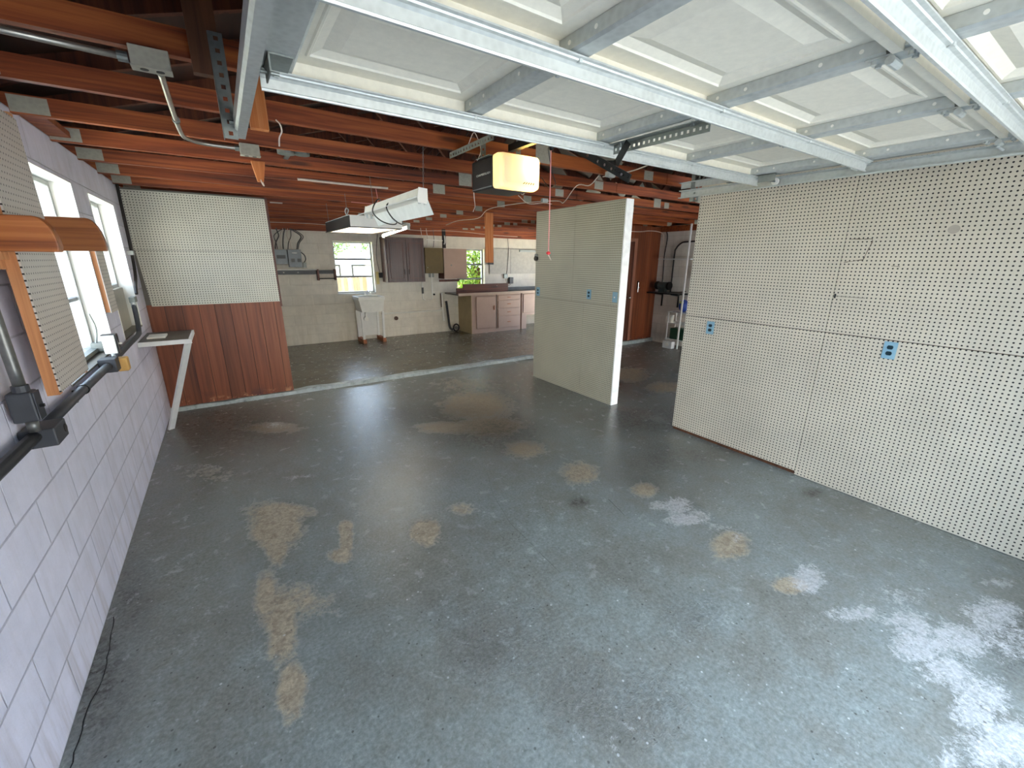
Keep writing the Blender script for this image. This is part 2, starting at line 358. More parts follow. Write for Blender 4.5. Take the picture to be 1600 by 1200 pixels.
STAINS=[[0.788,3.067,0.121,-0.08,-0.02,-0.207,1.0,0],[0.823,3.266,0.171,-0.113,-0.012,-0.12,0.9,0],[0.767,2.847,0.047,-0.031,-0.016,-0.169,1,0],[0.677,2.438,0.046,-0.03,-0.015,-0.189,0.8,0],[0.727,2.183,0.058,-0.038,-0.024,-0.231,0.85,0],[0.723,1.799,0.045,-0.03,-0.016,-0.128,0.9,0],[0.799,2.305,0.169,-0.112,-0.017,-0.136,0.55,0],[1.146,2.672,0.031,-0.021,-0.04,-0.175,1,0],[1.175,2.813,0.035,-0.024,-0.02,-0.085,1,0],[1.087,2.544,0.058,-0.039,-0.013,-0.059,0.9,0],[1.607,2.487,0.071,-0.046,-0.046,-0.111,1,0],[3.139,4.524,0.324,-0.208,-0.236,-0.423,0.8,0],[2.513,4.038,0.231,-0.15,-0.061,-0.127,0.9,0],[2.917,3.841,0.264,-0.171,-0.134,-0.224,0.8,0],[3.021,2.524,0.119,-0.078,-0.117,-0.128,0.8,0],[2.894,3.146,0.154,-0.1,-0.094,-0.132,0.7,0],[3.267,2.028,0.076,-0.05,-0.076,-0.062,0.8,0],[3.191,1.288,0.09,-0.059,-0.118,-0.066,0.9,0],[3.127,0.91,0.066,-0.044,-0.052,-0.023,1.2,0],[1.926,2.59,0.077,-0.051,-0.037,-0.071,0.6,0],[0.934,5.061,0.229,-0.148,-0.013,-0.156,0.7,0],[0.411,4.202,0.268,-0.175,0.003,-0.177,0.35,0],[5.901,4.462,0.217,-0.138,-0.289,-0.251,0.8,0],[5.78,3.711,0.234,-0.15,-0.207,-0.154,0.7,0],[3.461,5.386,0.471,-0.302,-0.201,-0.379,0.4,0],[3.291,1.744,0.088,-0.058,-0.099,-0.07,1,1],[3.175,1.611,0.129,-0.084,-0.065,-0.045,1,1],[3.172,1.822,0.079,-0.052,-0.056,-0.042,0.9,1],[3.298,1.567,0.076,-0.05,-0.083,-0.053,0.8,1],[3.31,1.409,0.095,-0.062,-0.053,-0.031,0.7,1],[3.3,1.294,0.056,-0.037,-0.089,-0.049,0.6,1],[3.258,0.876,0.08,-0.053,-0.118,-0.048,1.1,1],[3.168,0.64,0.166,-0.11,-0.067,-0.022,0.8,1],[3.339,0.456,0.108,-0.071,-0.108,-0.026,0.9,1],[3.222,0.382,0.127,-0.085,-0.106,-0.025,1,1],[3.424,0.29,0.155,-0.103,-0.143,-0.026,0.95,1],[3.778,0.237,0.139,-0.092,-0.172,-0.025,0.9,1],[3.145,0.279,0.119,-0.079,-0.134,-0.026,0.9,1],[3.062,0.168,0.11,-0.073,-0.175,-0.028,0.95,1],[2.936,0.081,0.122,-0.081,-0.154,-0.02,1,1],[2.794,0.175,0.081,-0.053,-0.118,-0.021,0.6,1],[3.631,0.153,0.103,-0.069,-0.201,-0.026,0.8,1],[3.528,0.555,0.205,-0.135,-0.113,-0.029,0.6,1],[2.517,0.386,0.123,-0.082,-0.104,-0.033,0.4,1],[1.721,0.914,0.081,-0.054,-0.064,-0.059,0.5,1],[2.666,0.185,0.058,-0.039,-0.039,-0.007,0.9,1],[0.968,5.103,0.174,-0.112,-0.011,-0.12,0.7,1],[0.317,4.398,0.276,-0.18,0.004,-0.111,0.6,1],[1.029,3.734,0.177,-0.116,-0.008,-0.058,0.6,1],[4.139,0.265,0.123,-0.081,-0.072,-0.01,0.7,1],[0.508,5.401,0.518,-0.335,-0.004,-0.649,0.9,2],[0.4,4.977,0.315,-0.205,0.005,-0.308,0.6,2],[2.881,3.715,0.344,-0.223,-0.199,-0.328,1,2],[2.787,4.273,0.374,-0.241,-0.175,-0.342,0.7,2],[0.024,2.348,0.093,-0.062,0.055,-0.317,0.8,2],[0.064,2.843,0.085,-0.057,0.042,-0.315,0.5,2],[4.541,3.14,0.38,-0.246,-0.338,-0.282,0.6,2],[2.167,4.674,0.372,-0.241,-0.091,-0.266,0.4,2],[3.604,0.129,0.101,-0.067,-0.242,-0.029,0.7,2],[4.334,1.273,0.059,-0.039,-0.064,-0.025,0.9,2],[2.704,2.179,0.049,-0.031,-0.034,-0.037,1.2,2],[1.019,1.881,0.152,-0.101,-0.064,-0.252,0.2,2],[4.564,4.68,0.715,-0.457,-0.549,-0.662,0.5,2],[3.923,2.19,0.392,-0.255,-0.302,-0.213,0.4,2],[1.648,1.507,0.182,-0.12,-0.109,-0.163,0.6,3],[1.548,1.71,0.218,-0.144,-0.055,-0.1,0.6,3],[1.509,1.515,0.15,-0.099,-0.079,-0.134,0.8,3],[1.716,1.124,0.135,-0.089,-0.102,-0.112,0.6,3],[1.92,0.926,0.131,-0.087,-0.097,-0.079,0.6,3],[2.479,1.095,0.11,-0.072,-0.104,-0.069,0.6,3]]

# ================================================================ FLOOR
def build_floor():
    n_x, n_y = 260, 300
    xs = np.linspace(-0.0, XF, n_x); ys = np.linspace(YF-0.02, Y2, n_y)
    X, Y = np.meshgrid(xs, ys); X = X.ravel(); Y = Y.ravel()
    masks = np.zeros((4, X.size))
    for cx, cy, ax, ay, bx, by, w, ch in STAINS:
        det = ax*by-bx*ay
        dx = X-cx; dy = Y-cy
        s = (dx*by-bx*dy)/det; t = (ax*dy-dx*ay)/det
        d = np.sqrt(s*s+t*t)
        m = np.clip(1.35-d*0.75, 0, 1)*w
        masks[ch] = np.maximum(masks[ch], m)
    me = bpy.data.meshes.new('floor')
    i = np.arange(n_x-1)[None, :]+np.arange(n_y-1)[:, None]*n_x
    F = np.stack([i, i+1, i+1+n_x, i+n_x], -1).reshape(-1, 4)
    V = np.stack([X, Y, np.zeros_like(X)], -1)
    me.from_pydata(V.tolist(), [], F.tolist()); me.update()
    at = me.color_attributes.new('wear', 'FLOAT_COLOR', 'POINT')
    at.data.foreach_set('color', masks.T.astype(np.float32).ravel())
    o = bpy.data.objects.new('floor', me); COL.objects.link(o); tag(o, kind='structure')
    t = NT('worn_painted_concrete'); p = t.pos()
    a = t.new('ShaderNodeAttribute', attribute_name='wear'); sp = t.new('ShaderNodeSeparateColor'); t.lk(a.outputs['Color'], sp.inputs[0])
    R, G, B, A = sp.outputs[0], sp.outputs[1], sp.outputs[2], a.outputs['Alpha']
    xyz = t.new('ShaderNodeSeparateXYZ'); t.lk(p, xyz.inputs[0])
    n1 = t.noise(p, 1.6, 6, 0.6); n2 = t.noise(p, 9, 6, 0.68, 0.4); n3 = t.noise(p, 60, 5, 0.7); n4 = t.noise(t.mapping(p, (1, 1, 1), (5, 3, 0)), 24, 6, 0.75, 0.8)
    f = t.math('ADD', t.math('MULTIPLY', n1, 0.68), t.math('MULTIPLY', n2, 0.32))
    base = t.ramp(f, [(0.30, srgb('72726a')), (0.44, srgb('878983')), (0.56, srgb('8f9693')), (0.72, srgb('9ca4a3'))])
    # back room: browner, worn paint
    backm = t.math('MULTIPLY', t.step(xyz.outputs[1], Y1-0.05, Y1+0.05), 0.85)
    base = t.mix(backm, base, t.ramp(t.noise(t.mapping(p, (0.8, 2.5, 1)), 1.3, 6, 0.65, 0.6), [(0.30, srgb('544c38')), (0.5, srgb('6a624b')), (0.70, srgb('7d7763'))]))
    # olive dirt film in the middle of the garage
    film = t.math('MULTIPLY', t.step(xyz.outputs[1], 1.8, 5.2), t.step(n1, 0.30, 0.62))
    base = t.mix(t.math('MULTIPLY', film, 0.55), base, srgb('6c685a'))
    # dark grime
    mB = t.math('MULTIPLY', t.math('MULTIPLY', B, 1.0), t.step(t.math('ADD', n2, t.math('MULTIPLY', n4, 0.4)), 0.42, 0.78))
    c = base
    # tan bare concrete
    mR = t.step(t.math('ADD', t.math('MULTIPLY', R, 0.55), t.math('MULTIPLY', t.math('ADD', n2, n4), 0.5)), 0.68, 0.86)
    mR = t.math('MULTIPLY', mR, t.step(R, 0.02, 0.3))
    c = t.mix(t.math('MULTIPLY', mR, 0.8), c, t.ramp(n4, [(0.35, srgb('93806a')), (0.6, srgb('c2b296'))]))
    mB2 = t.math('MULTIPLY', B, t.step(n4, 0.44, 0.60))
    c = t.mix(t.math('MULTIPLY', mB, 0.6), c, srgb('4a4136')); c = t.mix(t.math('MULTIPLY', mB2, 0.75), c, srgb('2c251e'))
    # white scuffed patches
    sw = t.noise(t.mapping(p, (1, 1, 1), (0.3, 0.9, 0)), 42, 6, 0.8, 1.0)
    mG = t.step(t.math('ADD', t.math('MULTIPLY', G, 0.42), t.math('MULTIPLY', t.math('ADD', t.math('MULTIPLY', n2, 0.5), t.math('MULTIPLY', sw, 0.7)), 1.0)), 0.85, 0.97)
    mG = t.math('MULTIPLY', mG, t.step(G, 0.02, 0.25))
    c = t.mix(t.math('MULTIPLY', mG, t.math('ADD', 0.45, t.math('MULTIPLY', t.step(sw, 0.42, 0.58), 0.5))), c, srgb('c9c8c8'))
    # scattered white paint flecks
    v = t.new('ShaderNodeTexVoronoi'); t.lk(p, v.inputs['Vector']); v.inputs['Scale'].default_value = 16; v.inputs['Randomness'].default_value = 1
    v2 = t.new('ShaderNodeSeparateColor'); t.lk(v.outputs['Color'], v2.inputs[0])
    fl = t.math('MULTIPLY', t.step(t.math('ADD', v.outputs['Distance'], t.math('MULTIPLY', n3, 0.10)), 0.15, 0.12), t.step(v2.outputs[0], 0.58, 0.59))
    fl = t.math('MULTIPLY', fl, t.step(t.noise(p, 1.1, 3, 0.6), 0.38, 0.50)); fl = t.math('MULTIPLY', fl, t.step(xyz.outputs[1], 4.0, 1.5))
    c = t.mix(t.math('MULTIPLY', fl, 0.85), c, srgb('d4d6d6'))
    va = t.new('ShaderNodeTexVoronoi'); t.lk(t.mapping(p, (1, 1, 1), (0.37, 0.11, 0)), va.inputs['Vector']); va.inputs['Scale'].default_value = 44
    vs_ = t.new('ShaderNodeSeparateColor'); t.lk(va.outputs['Color'], vs_.inputs[0])
    fa = t.math('MULTIPLY', t.step(t.math('ADD', va.outputs['Distance'], t.math('MULTIPLY', n3, 0.2)), 0.36, 0.30), t.step(vs_.outputs[0], 0.86, 0.87))
    fa = t.math('MULTIPLY', fa, t.step(t.noise(p, 2.3, 4, 0.7), 0.46, 0.58)); fa = t.math('MULTIPLY', fa, t.step(xyz.outputs[1], 3.6, 1.6))
    c = t.mix(t.math('MULTIPLY', fa, 0.6), c, srgb('c3c6c6'))
    fd = t.math('MULTIPLY', t.step(t.math('ADD', va.outputs['Distance'], t.math('MULTIPLY', n3, 0.2)), 0.34, 0.28), t.step(vs_.outputs[1], 0.93, 0.94))
    c = t.mix(t.math('MULTIPLY', fd, 0.6), c, srgb('3b3933'))
    # fine speckle
    c = t.mix(1.0, c, t.ramp(n3, [(0.32, (0.74,0.74,0.73,1)), (0.5, (0.97,0.97,0.97,1)), (0.68, (1.24,1.24,1.24,1))]), 'MULTIPLY')
    c = t.mix(1.0, c, t.ramp(n4, [(0.32, (0.84,0.83,0.80,1)), (0.5, (1.0,1.0,1.0,1)), (0.68, (1.03,1.03,1.03,1))]), 'MULTIPLY')
    sc1 = t.step(t.noise(t.mapping(p, (5, 60, 1)), 1.0, 4, 0.8, 0.4), 0.70, 0.76); sc2 = t.step(t.noise(t.mapping(p, (46, 6, 1), (3, 1, 0)), 1.0, 4, 0.8, 0.4), 0.71, 0.77)
    c = t.mix(t.math('MULTIPLY', t.math('ADD', sc1, sc2, clamp=True), 0.08), c, srgb('b9bdb9'))
    spots = t.step(t.noise(p, 34, 3, 0.6), 0.24, 0.20); c = t.mix(t.math('MULTIPLY', spots, 0.7), c, srgb('2e2c28'))
    t.col(c)
    ro = t.math('ADD', 0.20, t.math('MULTIPLY', n2, 0.12)); ro = t.math('ADD', ro, t.math('MULTIPLY', t.math('ADD', mR, mG, clamp=True), 0.3))
    t.set(Roughness=ro)
    rough_area = t.math('MULTIPLY', A, t.step(t.noise(p, 38, 6, 0.75, 0.5), 0.3, 0.7))
    h = t.math('ADD', t.math('MULTIPLY', n3, 0.25), t.math('MULTIPLY', n4, 0.12)); h = t.math('ADD', h, t.math('MULTIPLY', rough_area, 2.2)); h = t.math('ADD', h, t.math('MULTIPLY', n1, 0.9))
    t.bump(h, 0.75, 0.007)
    me.materials.append(t.mat)
build_floor()
# cracks in the slab (thin dark grooves lying on the slab)
MCRACK = plain('dark_crack_grit', '1c1916', 0.9)
def crack(pts, w, name='floor_crack', jit=0.01):
    m = MB(); P = []
    for i in range(len(pts)-1):
        a, b = Vector(pts[i]), Vector(pts[i+1]); k = max(2, int((b-a).length/0.04))
        for j in range(k): P.append(a.lerp(b, j/k)+Vector((random.uniform(-jit, jit), random.uniform(-jit, jit))))
    P.append(Vector(pts[-1]))
    L = []; 
    for i, p in enumerate(P):
        d = (P[min(i+1, len(P)-1)]-P[max(i-1, 0)]).normalized(); nn = Vector((-d.y, d.x)); ww = w*random.uniform(.4, 1)
        L.append((p+nn*ww, p-nn*ww))
    vs = []
    for a, b in L: vs += [(a.x, a.y, 0.0016), (b.x, b.y, 0.0016)]
    m.add(vs, [(2*i, 2*i+1, 2*i+3, 2*i+2) for i in range(len(L)-1)])
    return struct(m, name, MCRACK)
crack([(0.03, 2.70), (0.05, 2.5), (0.055, 2.33), (0.035, 2.14), (0.035, 1.93), (0.02, 1.7)], 0.0028, 'trim_crack', 0.005)
crack([(2.36, 2.95), (2.22, 2.62), (2.13, 2.25), (2.11, 1.69)], 0.0010, 'trim_crack', 0.002)
crack([(2.92, 2.09), (2.86, 1.88)], 0.003, 'trim_crack', 0.001)

# ================================================================ WALLS
def wall(name, mat, axis, t0, t1, u0, u1, z0, z1, holes):
    m = MB(); us = sorted({u0, u1} | {h[0] for h in holes} | {h[1] for h in holes}); zs = sorted({z0, z1} | {h[2] for h in holes} | {h[3] for h in holes})
    for i in range(len(us)-1):
        for j in range(len(zs)-1):
            a, b, c, d = us[i], us[i+1], zs[j], zs[j+1]; mu, mz = (a+b)/2, (c+d)/2
            if any(h[0] < mu < h[1] and h[2] < mz < h[3] for h in holes): continue
            if axis == 'x': m.box(t0, a, c, t1, b, d)
            else: m.box(a, t0, c, b, t1, d)
    # drop faces shared by two neighbouring cells
    key = {}
    for k, f in enumerate(m.f):
        kk = tuple(sorted(tuple(round(x, 4) for x in m.v[i]) for i in f)); key.setdefault(kk, []).append(k)
    bad = {k for v in key.values() if len(v) > 1 for k in v}
    m.f = [f for k, f in enumerate(m.f) if k not in bad]; m.m = [0]*len(m.f)
    return struct(m, name, mat)
W1 = (3.22, 4.34, 1.08, 2.21); W2 = (4.78, 5.71, 1.08, 2.20)
W3 = (2.72, 3.53, 1.02, 2.09); W4 = (5.55, 6.34, 0.98, 1.99)
wall('wall_left', M['block_l'], 'x', -0.2, 0.0, YF-0.2, Y2+0.2, -0.02, 2.44, [W1, W2])
wall('wall_back', M['block_b'], 'y', Y2, Y2+0.2, 0.0, XF, -0.02, 2.44, [W3, W4])
wall('wall_right', M['block_f'], 'x', XF, XF+0.2, YF-0.2, Y2+0.2, -0.02, 2.44, [(7.15, 9.0, 0.0, 2.1)])  # the hole is an unseen side opening added to brighten the back room
wall('wall_front', M['block_b'], 'y', YF-0.2, YF, 0.0, XF, -0.02, 2.44, [(0.93, 3.65, -0.02, 2.13), (4.9, 8.3, -0.02, 2.13)])  # second opening is added, out of view, to light the right bay
# plaster-smooth white reveals of the left windows
for n, (a, b, c, d) in enumerate((W1, W2)):
    m = MB(); m.box(-0.19, b-0.004, c, 0.004, b+0.0, d).box(-0.19, a, d-0.004, 0.004, b, d).box(-0.19, a, c, 0.004, a+0.004, d)
    struct(m, 'trim_%d' % (n+1), M['white'])
# concrete curb strip between garage and back room
def curbmat():
    t = NT('chipped_grey_curb_paint'); n = t.noise(t.pos(), 14, 6, 0.7); t.col(t.ramp(n, [(0.3, srgb('6d7473')), (0.45, srgb('a4adab')), (0.7, srgb('bcc6c5'))])); t.set(Roughness=0.5); t.bump(n, 0.5, 0.01); return t.mat
CURB = curbmat()
m = MB(); k = 40
prof = lambda x: (0.045+0.006*math.sin(x*9)+0.004*math.sin(x*31))
xs = [i*5.4/k for i in range(k+1)]
for i in range(k):
    x0, x1 = xs[i], xs[i+1]; m.add([(x0, Y1-0.03-0.004*math.sin(x0*17), 0), (x1, Y1-0.03-0.004*math.sin(x1*17), 0), (x1, Y1-0.018, prof(x1)), (x0, Y1-0.018, prof(x0)), (x0, Y1+0.10, prof(x0)), (x1, Y1+0.10, prof(x1)), (x0, Y1+0.12, 0), (x1, Y1+0.12, 0)],
        [(0,1,2,3), (3,2,5,4), (4,5,7,6)])
struct(m, 'trim_curb', CURB)
struct(MB().box(5.62, Y1-0.06, 0, XF, Y1-0.001, 0.075), 'baseboard_partition', CURB, bevel=0.006)

# ---- roof deck (ceiling) and wall header boards
RX = 4.3
m = MB()
m.add([(-0.3, YF-0.4, 2.56), (RX, YF-0.4, 4.0), (RX, Y2+1.6, 4.0), (-0.3, Y2+1.6, 2.56), (-0.3, YF-0.4, 2.60), (RX, YF-0.4, 4.04), (RX, Y2+1.6, 4.04), (-0.3, Y2+1.6, 2.60)], [(0,3,2,1), (4,5,6,7), (0,1,5,4), (2,3,7,6), (3,0,4,7)])  # unseen back overhang lengthened to keep sun off the back windows
m.add([(XF+0.3, YF-0.4, 2.56), (RX, YF-0.4, 4.0), (RX, Y2+1.6, 4.0), (XF+0.3, Y2+1.6, 2.56), (XF+0.3, YF-0.4, 2.60), (RX, YF-0.4, 4.04), (RX, Y2+1.6, 4.04), (XF+0.3, Y2+1.6, 2.60)], [(0,1,2,3), (4,7,6,5), (0,4,5,1), (2,6,7,3), (3,7,4,0)])
struct(m, 'ceiling', M['deck'])
m = MB()
for y in (YF-0.12, Y2+0.1):
    m.add([(-0.2, y-0.05, 2.44), (XF+0.2, y-0.05, 2.44), (XF+0.2, y-0.05, 2.57), (RX, y-0.05, 3.99), (-0.2, y-0.05, 2.57),
           (-0.2, y+0.05, 2.44), (XF+0.2, y+0.05, 2.44), (XF+0.2, y+0.05, 2.57), (RX, y+0.05, 3.99), (-0.2, y+0.05, 2.57)], [(0,1,2,3,4), (9,8,7,6,5)])
struct(m, 'wall_gable', M['deck'])
struct(MB().box(XF+0.165, YF, 2.44, XF+0.19, Y2, 2.59).box(-0.19, YF, 2.44, -0.165, Y2, 2.59), 'trim_eave', M['deck'])
struct(MB().box(1.30, Y2-0.04, 2.27, XF, Y2-0.001, 2.43), 'trim_header_back', M['truss'])
struct(MB().box(XF-0.045, Y1, 2.32, XF-0.001, 4.0, 2.43), 'trim_header_right', M['truss'])
struct(MB().box(-0.19, 3.64, 2.44, 0.10, 4.12, 2.475), 'trim_wall_plate', M['truss'])

# ---- partition at the end of the garage (left): stud wall faced with panelling and pegboard
m = MB()
m.box(0.0, Y1+0.02, 0.05, 1.285, Y1+0.09, 2.42)
struct(m, 'wall_partition', M['worktop'])
o = MB().box(0.001, Y1, 0.052, 1.30, Y1+0.019, 1.235).build('wood_panelling', M['panel'])
tag(o, 'red-brown grooved plywood panelling below the end pegboard, beside the diagonal white leg', 'wall panelling')
for (a, b, c, d, lb, ofs) in ((0.012, 1.288, 1.812, 2.40, 'upper cream pegboard sheet over the red-brown panelling', 0), (0.05, 1.292, 1.222, 1.808, 'lower cream pegboard sheet directly above the red-brown panelling', 0)):
    if c < 1.5:
        mm = MB(); mm.prism([(0.05, c), (1.292, c), (1.290, d), (0.02, d)], lambda u, v, t: (u, t, v), Y1-0.008, Y1-0.001)
    else:
        mm = MB(); mm.box(a, Y1-0.008, c, b, Y1-0.001, d)
    o = mm.build('pegboard_sheet', M['peg_xz']); tag(o, lb, 'pegboard', 'pegboard sheets over the panelling')
struct(MB().box(1.288, Y1-0.006, 1.16, 1.312, Y1+0.10, 2.42), 'trim_partition_edge', M['doorwood'])

# ---- freestanding pegboard partition in the middle
PT = 0.115
t_ = thing('pegboard_partition', (XR, 4.4, 0), 'freestanding cream pegboard partition with bright white end, in the middle of the garage', 'partition')
MB().box(XR+0.006, 3.60, 0.0, XR+PT-0.006, 5.21, 2.385).build('core', M['hangdark'], t_)
MB().box(XR+PT-0.006, 3.592, 0.0, XR+PT, 5.215, 2.39).build('back_panel', M['peg_yz2'], t_)
MB().box(XR, 3.586, 0.0, XR+PT, 3.60, 2.39).build('end_panel', M['peg_white'], t_)['label'] = 'bright white end of the partition'
for (a, b, c, d) in ((3.60, 4.40, 1.222, 2.39), (4.403, 5.215, 1.222, 2.385), (3.60, 4.17, 0.0, 1.218), (4.173, 5.215, 0.0, 1.218)):
    MB().box(XR, a, c, XR+0.0055, b, d).build('pegboard_face', M['peg_yz2'], t_)
# ---- right-hand pegboard wall
m = MB()
m.box(XR+0.02, YF, 0.0, XR+0.10, 2.70, 2.40)
struct(m, 'wall_pegboard_core', M['hangdark'])
for (a, b, c, d, lb) in ((1.497, 2.70, 1.222, 2.40, 'far upper cream pegboard sheet on the right wall, next to the open gap'),
                         (YF, 1.494, 1.222, 2.40, 'near upper cream pegboard sheet on the right wall, with a round stain'),
                         (1.497, 2.70, 0.035, 1.217, 'far lower cream pegboard sheet on the right wall, beside the gap'),
                         (YF, 1.494, 0.004, 1.217, 'near lower cream pegboard sheet on the right wall, touching the floor')):
    tag(MB().box(XR, a, c, XR+0.0195, b, d).build('pegboard_sheet', M['peg_yz']), lb, 'pegboard', 'pegboard sheets on the right wall')

# ---- far partition on the right with panelling and door
struct(MB().box(5.62, Y1, 0.0, 6.95, Y1+0.1, 2.42).box(7.85, Y1, 0.0, XF, Y1+0.1, 2.42).box(6.95, Y1, 2.12, 7.85, Y1+0.1, 2.42), 'wall_far_partition', M['panel'])
t_ = thing('door_1', (7.4, Y1, 0), None, None); tag(t_, kind='structure')
MB().box(6.96, Y1+0.02, 0.08, 7.80, Y1+0.06, 2.11).build('door_leaf', M['doorwood'], t_)
MB().box(7.80, Y1-0.02, 0.075, 7.87, Y1-0.001, 2.17).build('casing', M['casing'], t_)
MB().box(6.9, Y1-0.02, 2.11, 7.80, Y1-0.001, 2.17).build('casing', M['casing'], t_)
h = MB().cyl((7.72, Y1+0.02, 1.0), (7.72, Y1-0.05, 1.0), 0.012).sphere((7.72, Y1-0.06, 1.0), 0.028).build('knob', M['chrome'], t_, smooth=True)
t_ = thing('barrel_bolt', (8.02, Y1, 1.13), 'dark barrel bolt on the brown panelling beside the far door', 'bolt')
MB().box(7.985, Y1-0.012, 1.14, 8.015, Y1-0.001, 1.33).build('back_plate', M['blacksteel'], t_)
MB().cyl((8.0, Y1-0.02, 1.10), (8.0, Y1-0.02, 1.30), 0.007).cyl((8.0, Y1-0.02, 1.2), (8.03, Y1-0.04, 1.2), 0.006).build('bolt_rod', M['chrome'], t_)

# ================================================================ WINDOWS
def window(name, axis, t, u0, u1, z0, z1, bars, inward, glassoff=0.0, awn=False):
    # frame centred on plane t; bars = heights of the horizontal sash bars
    P = (lambda u, z, d: (t+d*inward, u, z)) if axis == 'x' else (lambda u, z, d: (u, t+d*inward, z))
    r = thing(name, P((u0+u1)/2, z0, 0), None, None); tag(r, kind='structure')
    def bx(m, ua, ub, za, zb, d0, d1):
        a = P(ua, za, d0); b = P(ub, zb, d1); m.box(*a, *b)
    m = MB(); w = 0.035
    bx(m, u0, u0+w, z0, z1, -0.03, 0.03); bx(m, u1-w, u1, z0, z1, -0.03, 0.03)
    bx(m, u0+w, u1-w, z1-w, z1, -0.03, 0.03); bx(m, u0+w, u1-w, z0, z0+w, -0.03, 0.03)
    m.build('frame', M['alu'], r, bevel=0.003)
    zs = [z0+w]+list(bars)+[z1-w]
    for z in bars:
        m = MB(); hb = 0.011 if axis == 'x' else 0.019; bx(m, u0+w, u1-w, z-hb, z+hb, -0.018, 0.018); m.build('sash_bar', M['sash'], r)
    for i in range(len(zs)-1):
        m = MB(); bx(m, u0+w, u1-w, zs[i], zs[i+1], -0.002, 0.002); m.build('pane', M['glass'], r)
    return r, bx
r, bx = window('window_1', 'x', -0.13, W1[0], W1[1], W1[2], W1[3], (1.46, 1.83), 1)
m = MB(); bx(m, W1[0]+0.03, W1[1]-0.03, 1.10, 1.125, 0.03, 0.07); m.tube([(-0.07, 4.20, 1.12), (-0.05, 4.24, 1.25), (-0.06, 4.22, 1.36)], 0.006); m.box(-0.09, 4.19, 1.10, -0.03, 4.27, 1.16); m.build('crank_operator', M['galvdark'], r)
r, bx = window('window_2', 'x', -0.13, W2[0], W2[1], 1.46, W2[3], (1.83,), 1)
tag(MB().box(-0.10, W2[0], W2[2]+0.0, -0.075, W2[1], 1.46).build('infill_board', plain('grey_beige_board', 'a39e92', 0.5, 0, 0.06, 6)), 'grey-beige board closing the lower half of the second left window', 'board')
window('window_3', 'y', Y2+0.12, W3[0], W3[1], W3[2], W3[3], (1.37, 1.73), -1)
window('window_4', 'y', Y2+0.12, W4[0], W4[1], W4[2], W4[3], (1.27, 1.62), -1)
struct(MB().box(W3[1]-0.004, Y2+0.0, W3[2], W3[1]-0.0005, Y2+0.09, W3[3]), 'trim_3', M['white'])
struct(MB().box(-0.10, W1[0], W1[2], 0.002, W1[1], W1[2]+0.012), 'trim_4', M['worktop'])
struct(MB().box(-0.074, W2[0], W2[2], 0.002, W2[1], W2[2]+0.012), 'trim_5', M['worktop'])
struct(MB().box(W3[0], Y2-0.005, W3[2]-0.02, W3[1], Y2+0.09, W3[2]+0.004), 'trim_6', M['alu'])

# ================================================================ ROOF TRUSSES
TY0, TS = 2.30, 0.615
def deckz(x): return 2.56+(1.44/4.6)*((x+0.3) if x <= RX else (XF+0.3-x))
def make_truss(y, lb):
    r = thing('roof_truss', (RX, y, HW), lb, 'roof truss', 'roof trusses')
    MB().box(-0.16, y, HW, RX-0.003, y+0.038, HW+0.089).box(RX+0.003, y, HW, XF+0.16, y+0.038, HW+0.089).build('bottom_chord', M['truss'], r)
    for sg in (0, 1):
        fx = (lambda x: x) if sg == 0 else (lambda x: 2*RX-x)
        pts = [(fx(-0.16), deckz(-0.16)-0.004), (fx(RX), deckz(RX)-0.004), (fx(RX), deckz(RX)-0.10), (fx(0.10), deckz(0.10)-0.10), (fx(-0.16), HW+0.05)]
        MB().prism(pts, lambda u, v, t: (u, t, v), y, y+0.038).build('top_chord', M['web'], r)  # darker wood puts the shade of the roof gaps into its colour
        for (xa, za, xb, zb) in ((2.85, HW+0.089, 2.15, deckz(2.15)-0.09), (2.87, HW+0.089, RX-0.03, deckz(RX)-0.13)):
            MB().bar((fx(xa), y+0.019, za), (fx(xb), y+0.019, zb), 0.036, 0.085, (1,0,0)).build('web', M['web'], r)
        for (a, b, c, d) in ((0.002, 0.145, HW+0.006, HW+0.082), (2.78, 2.92, HW+0.006, HW+0.13), (3.98 if sg == 0 else 2.6, 4.10 if sg == 0 else 2.7, HW+0.008, HW+0.082)):
            MB().box(fx(a), y-0.0016, c, fx(b), y-0.0001, d).build('gusset_plate', M['plate'], r)
    return r
tl = {-4: 'roof truss nearest the front wall, above the raised garage door', -3: 'second roof truss above the raised garage door', -2: 'third roof truss above the raised garage door', -1: 'roof truss just in front of the door leading edge, above the raised door',
      0: 'orange-brown truss carrying the straight bright conduit, first beyond the raised garage door', 1: 'orange-brown truss from which the tilted shop light hangs', 2: 'orange-brown truss where the bent conduit ends in a small box',
      3: 'orange-brown truss right behind the small conduit box', 4: 'orange-brown truss above the far window of the left wall', 5: 'orange-brown truss two short of the end pegboard', 6: 'orange-brown truss directly before the end pegboard',
      7: 'first orange-brown truss of the back room, behind the end pegboard'}
t0 = make_truss(TY0-4*TS, tl[-4])
for i in range(-3, 13):
    c = copy_tree(t0); c.location = (RX, TY0+i*TS, HW)
    c['label'] = tl.get(i, 'dark orange-brown truss over the back room, beyond the concrete curb')

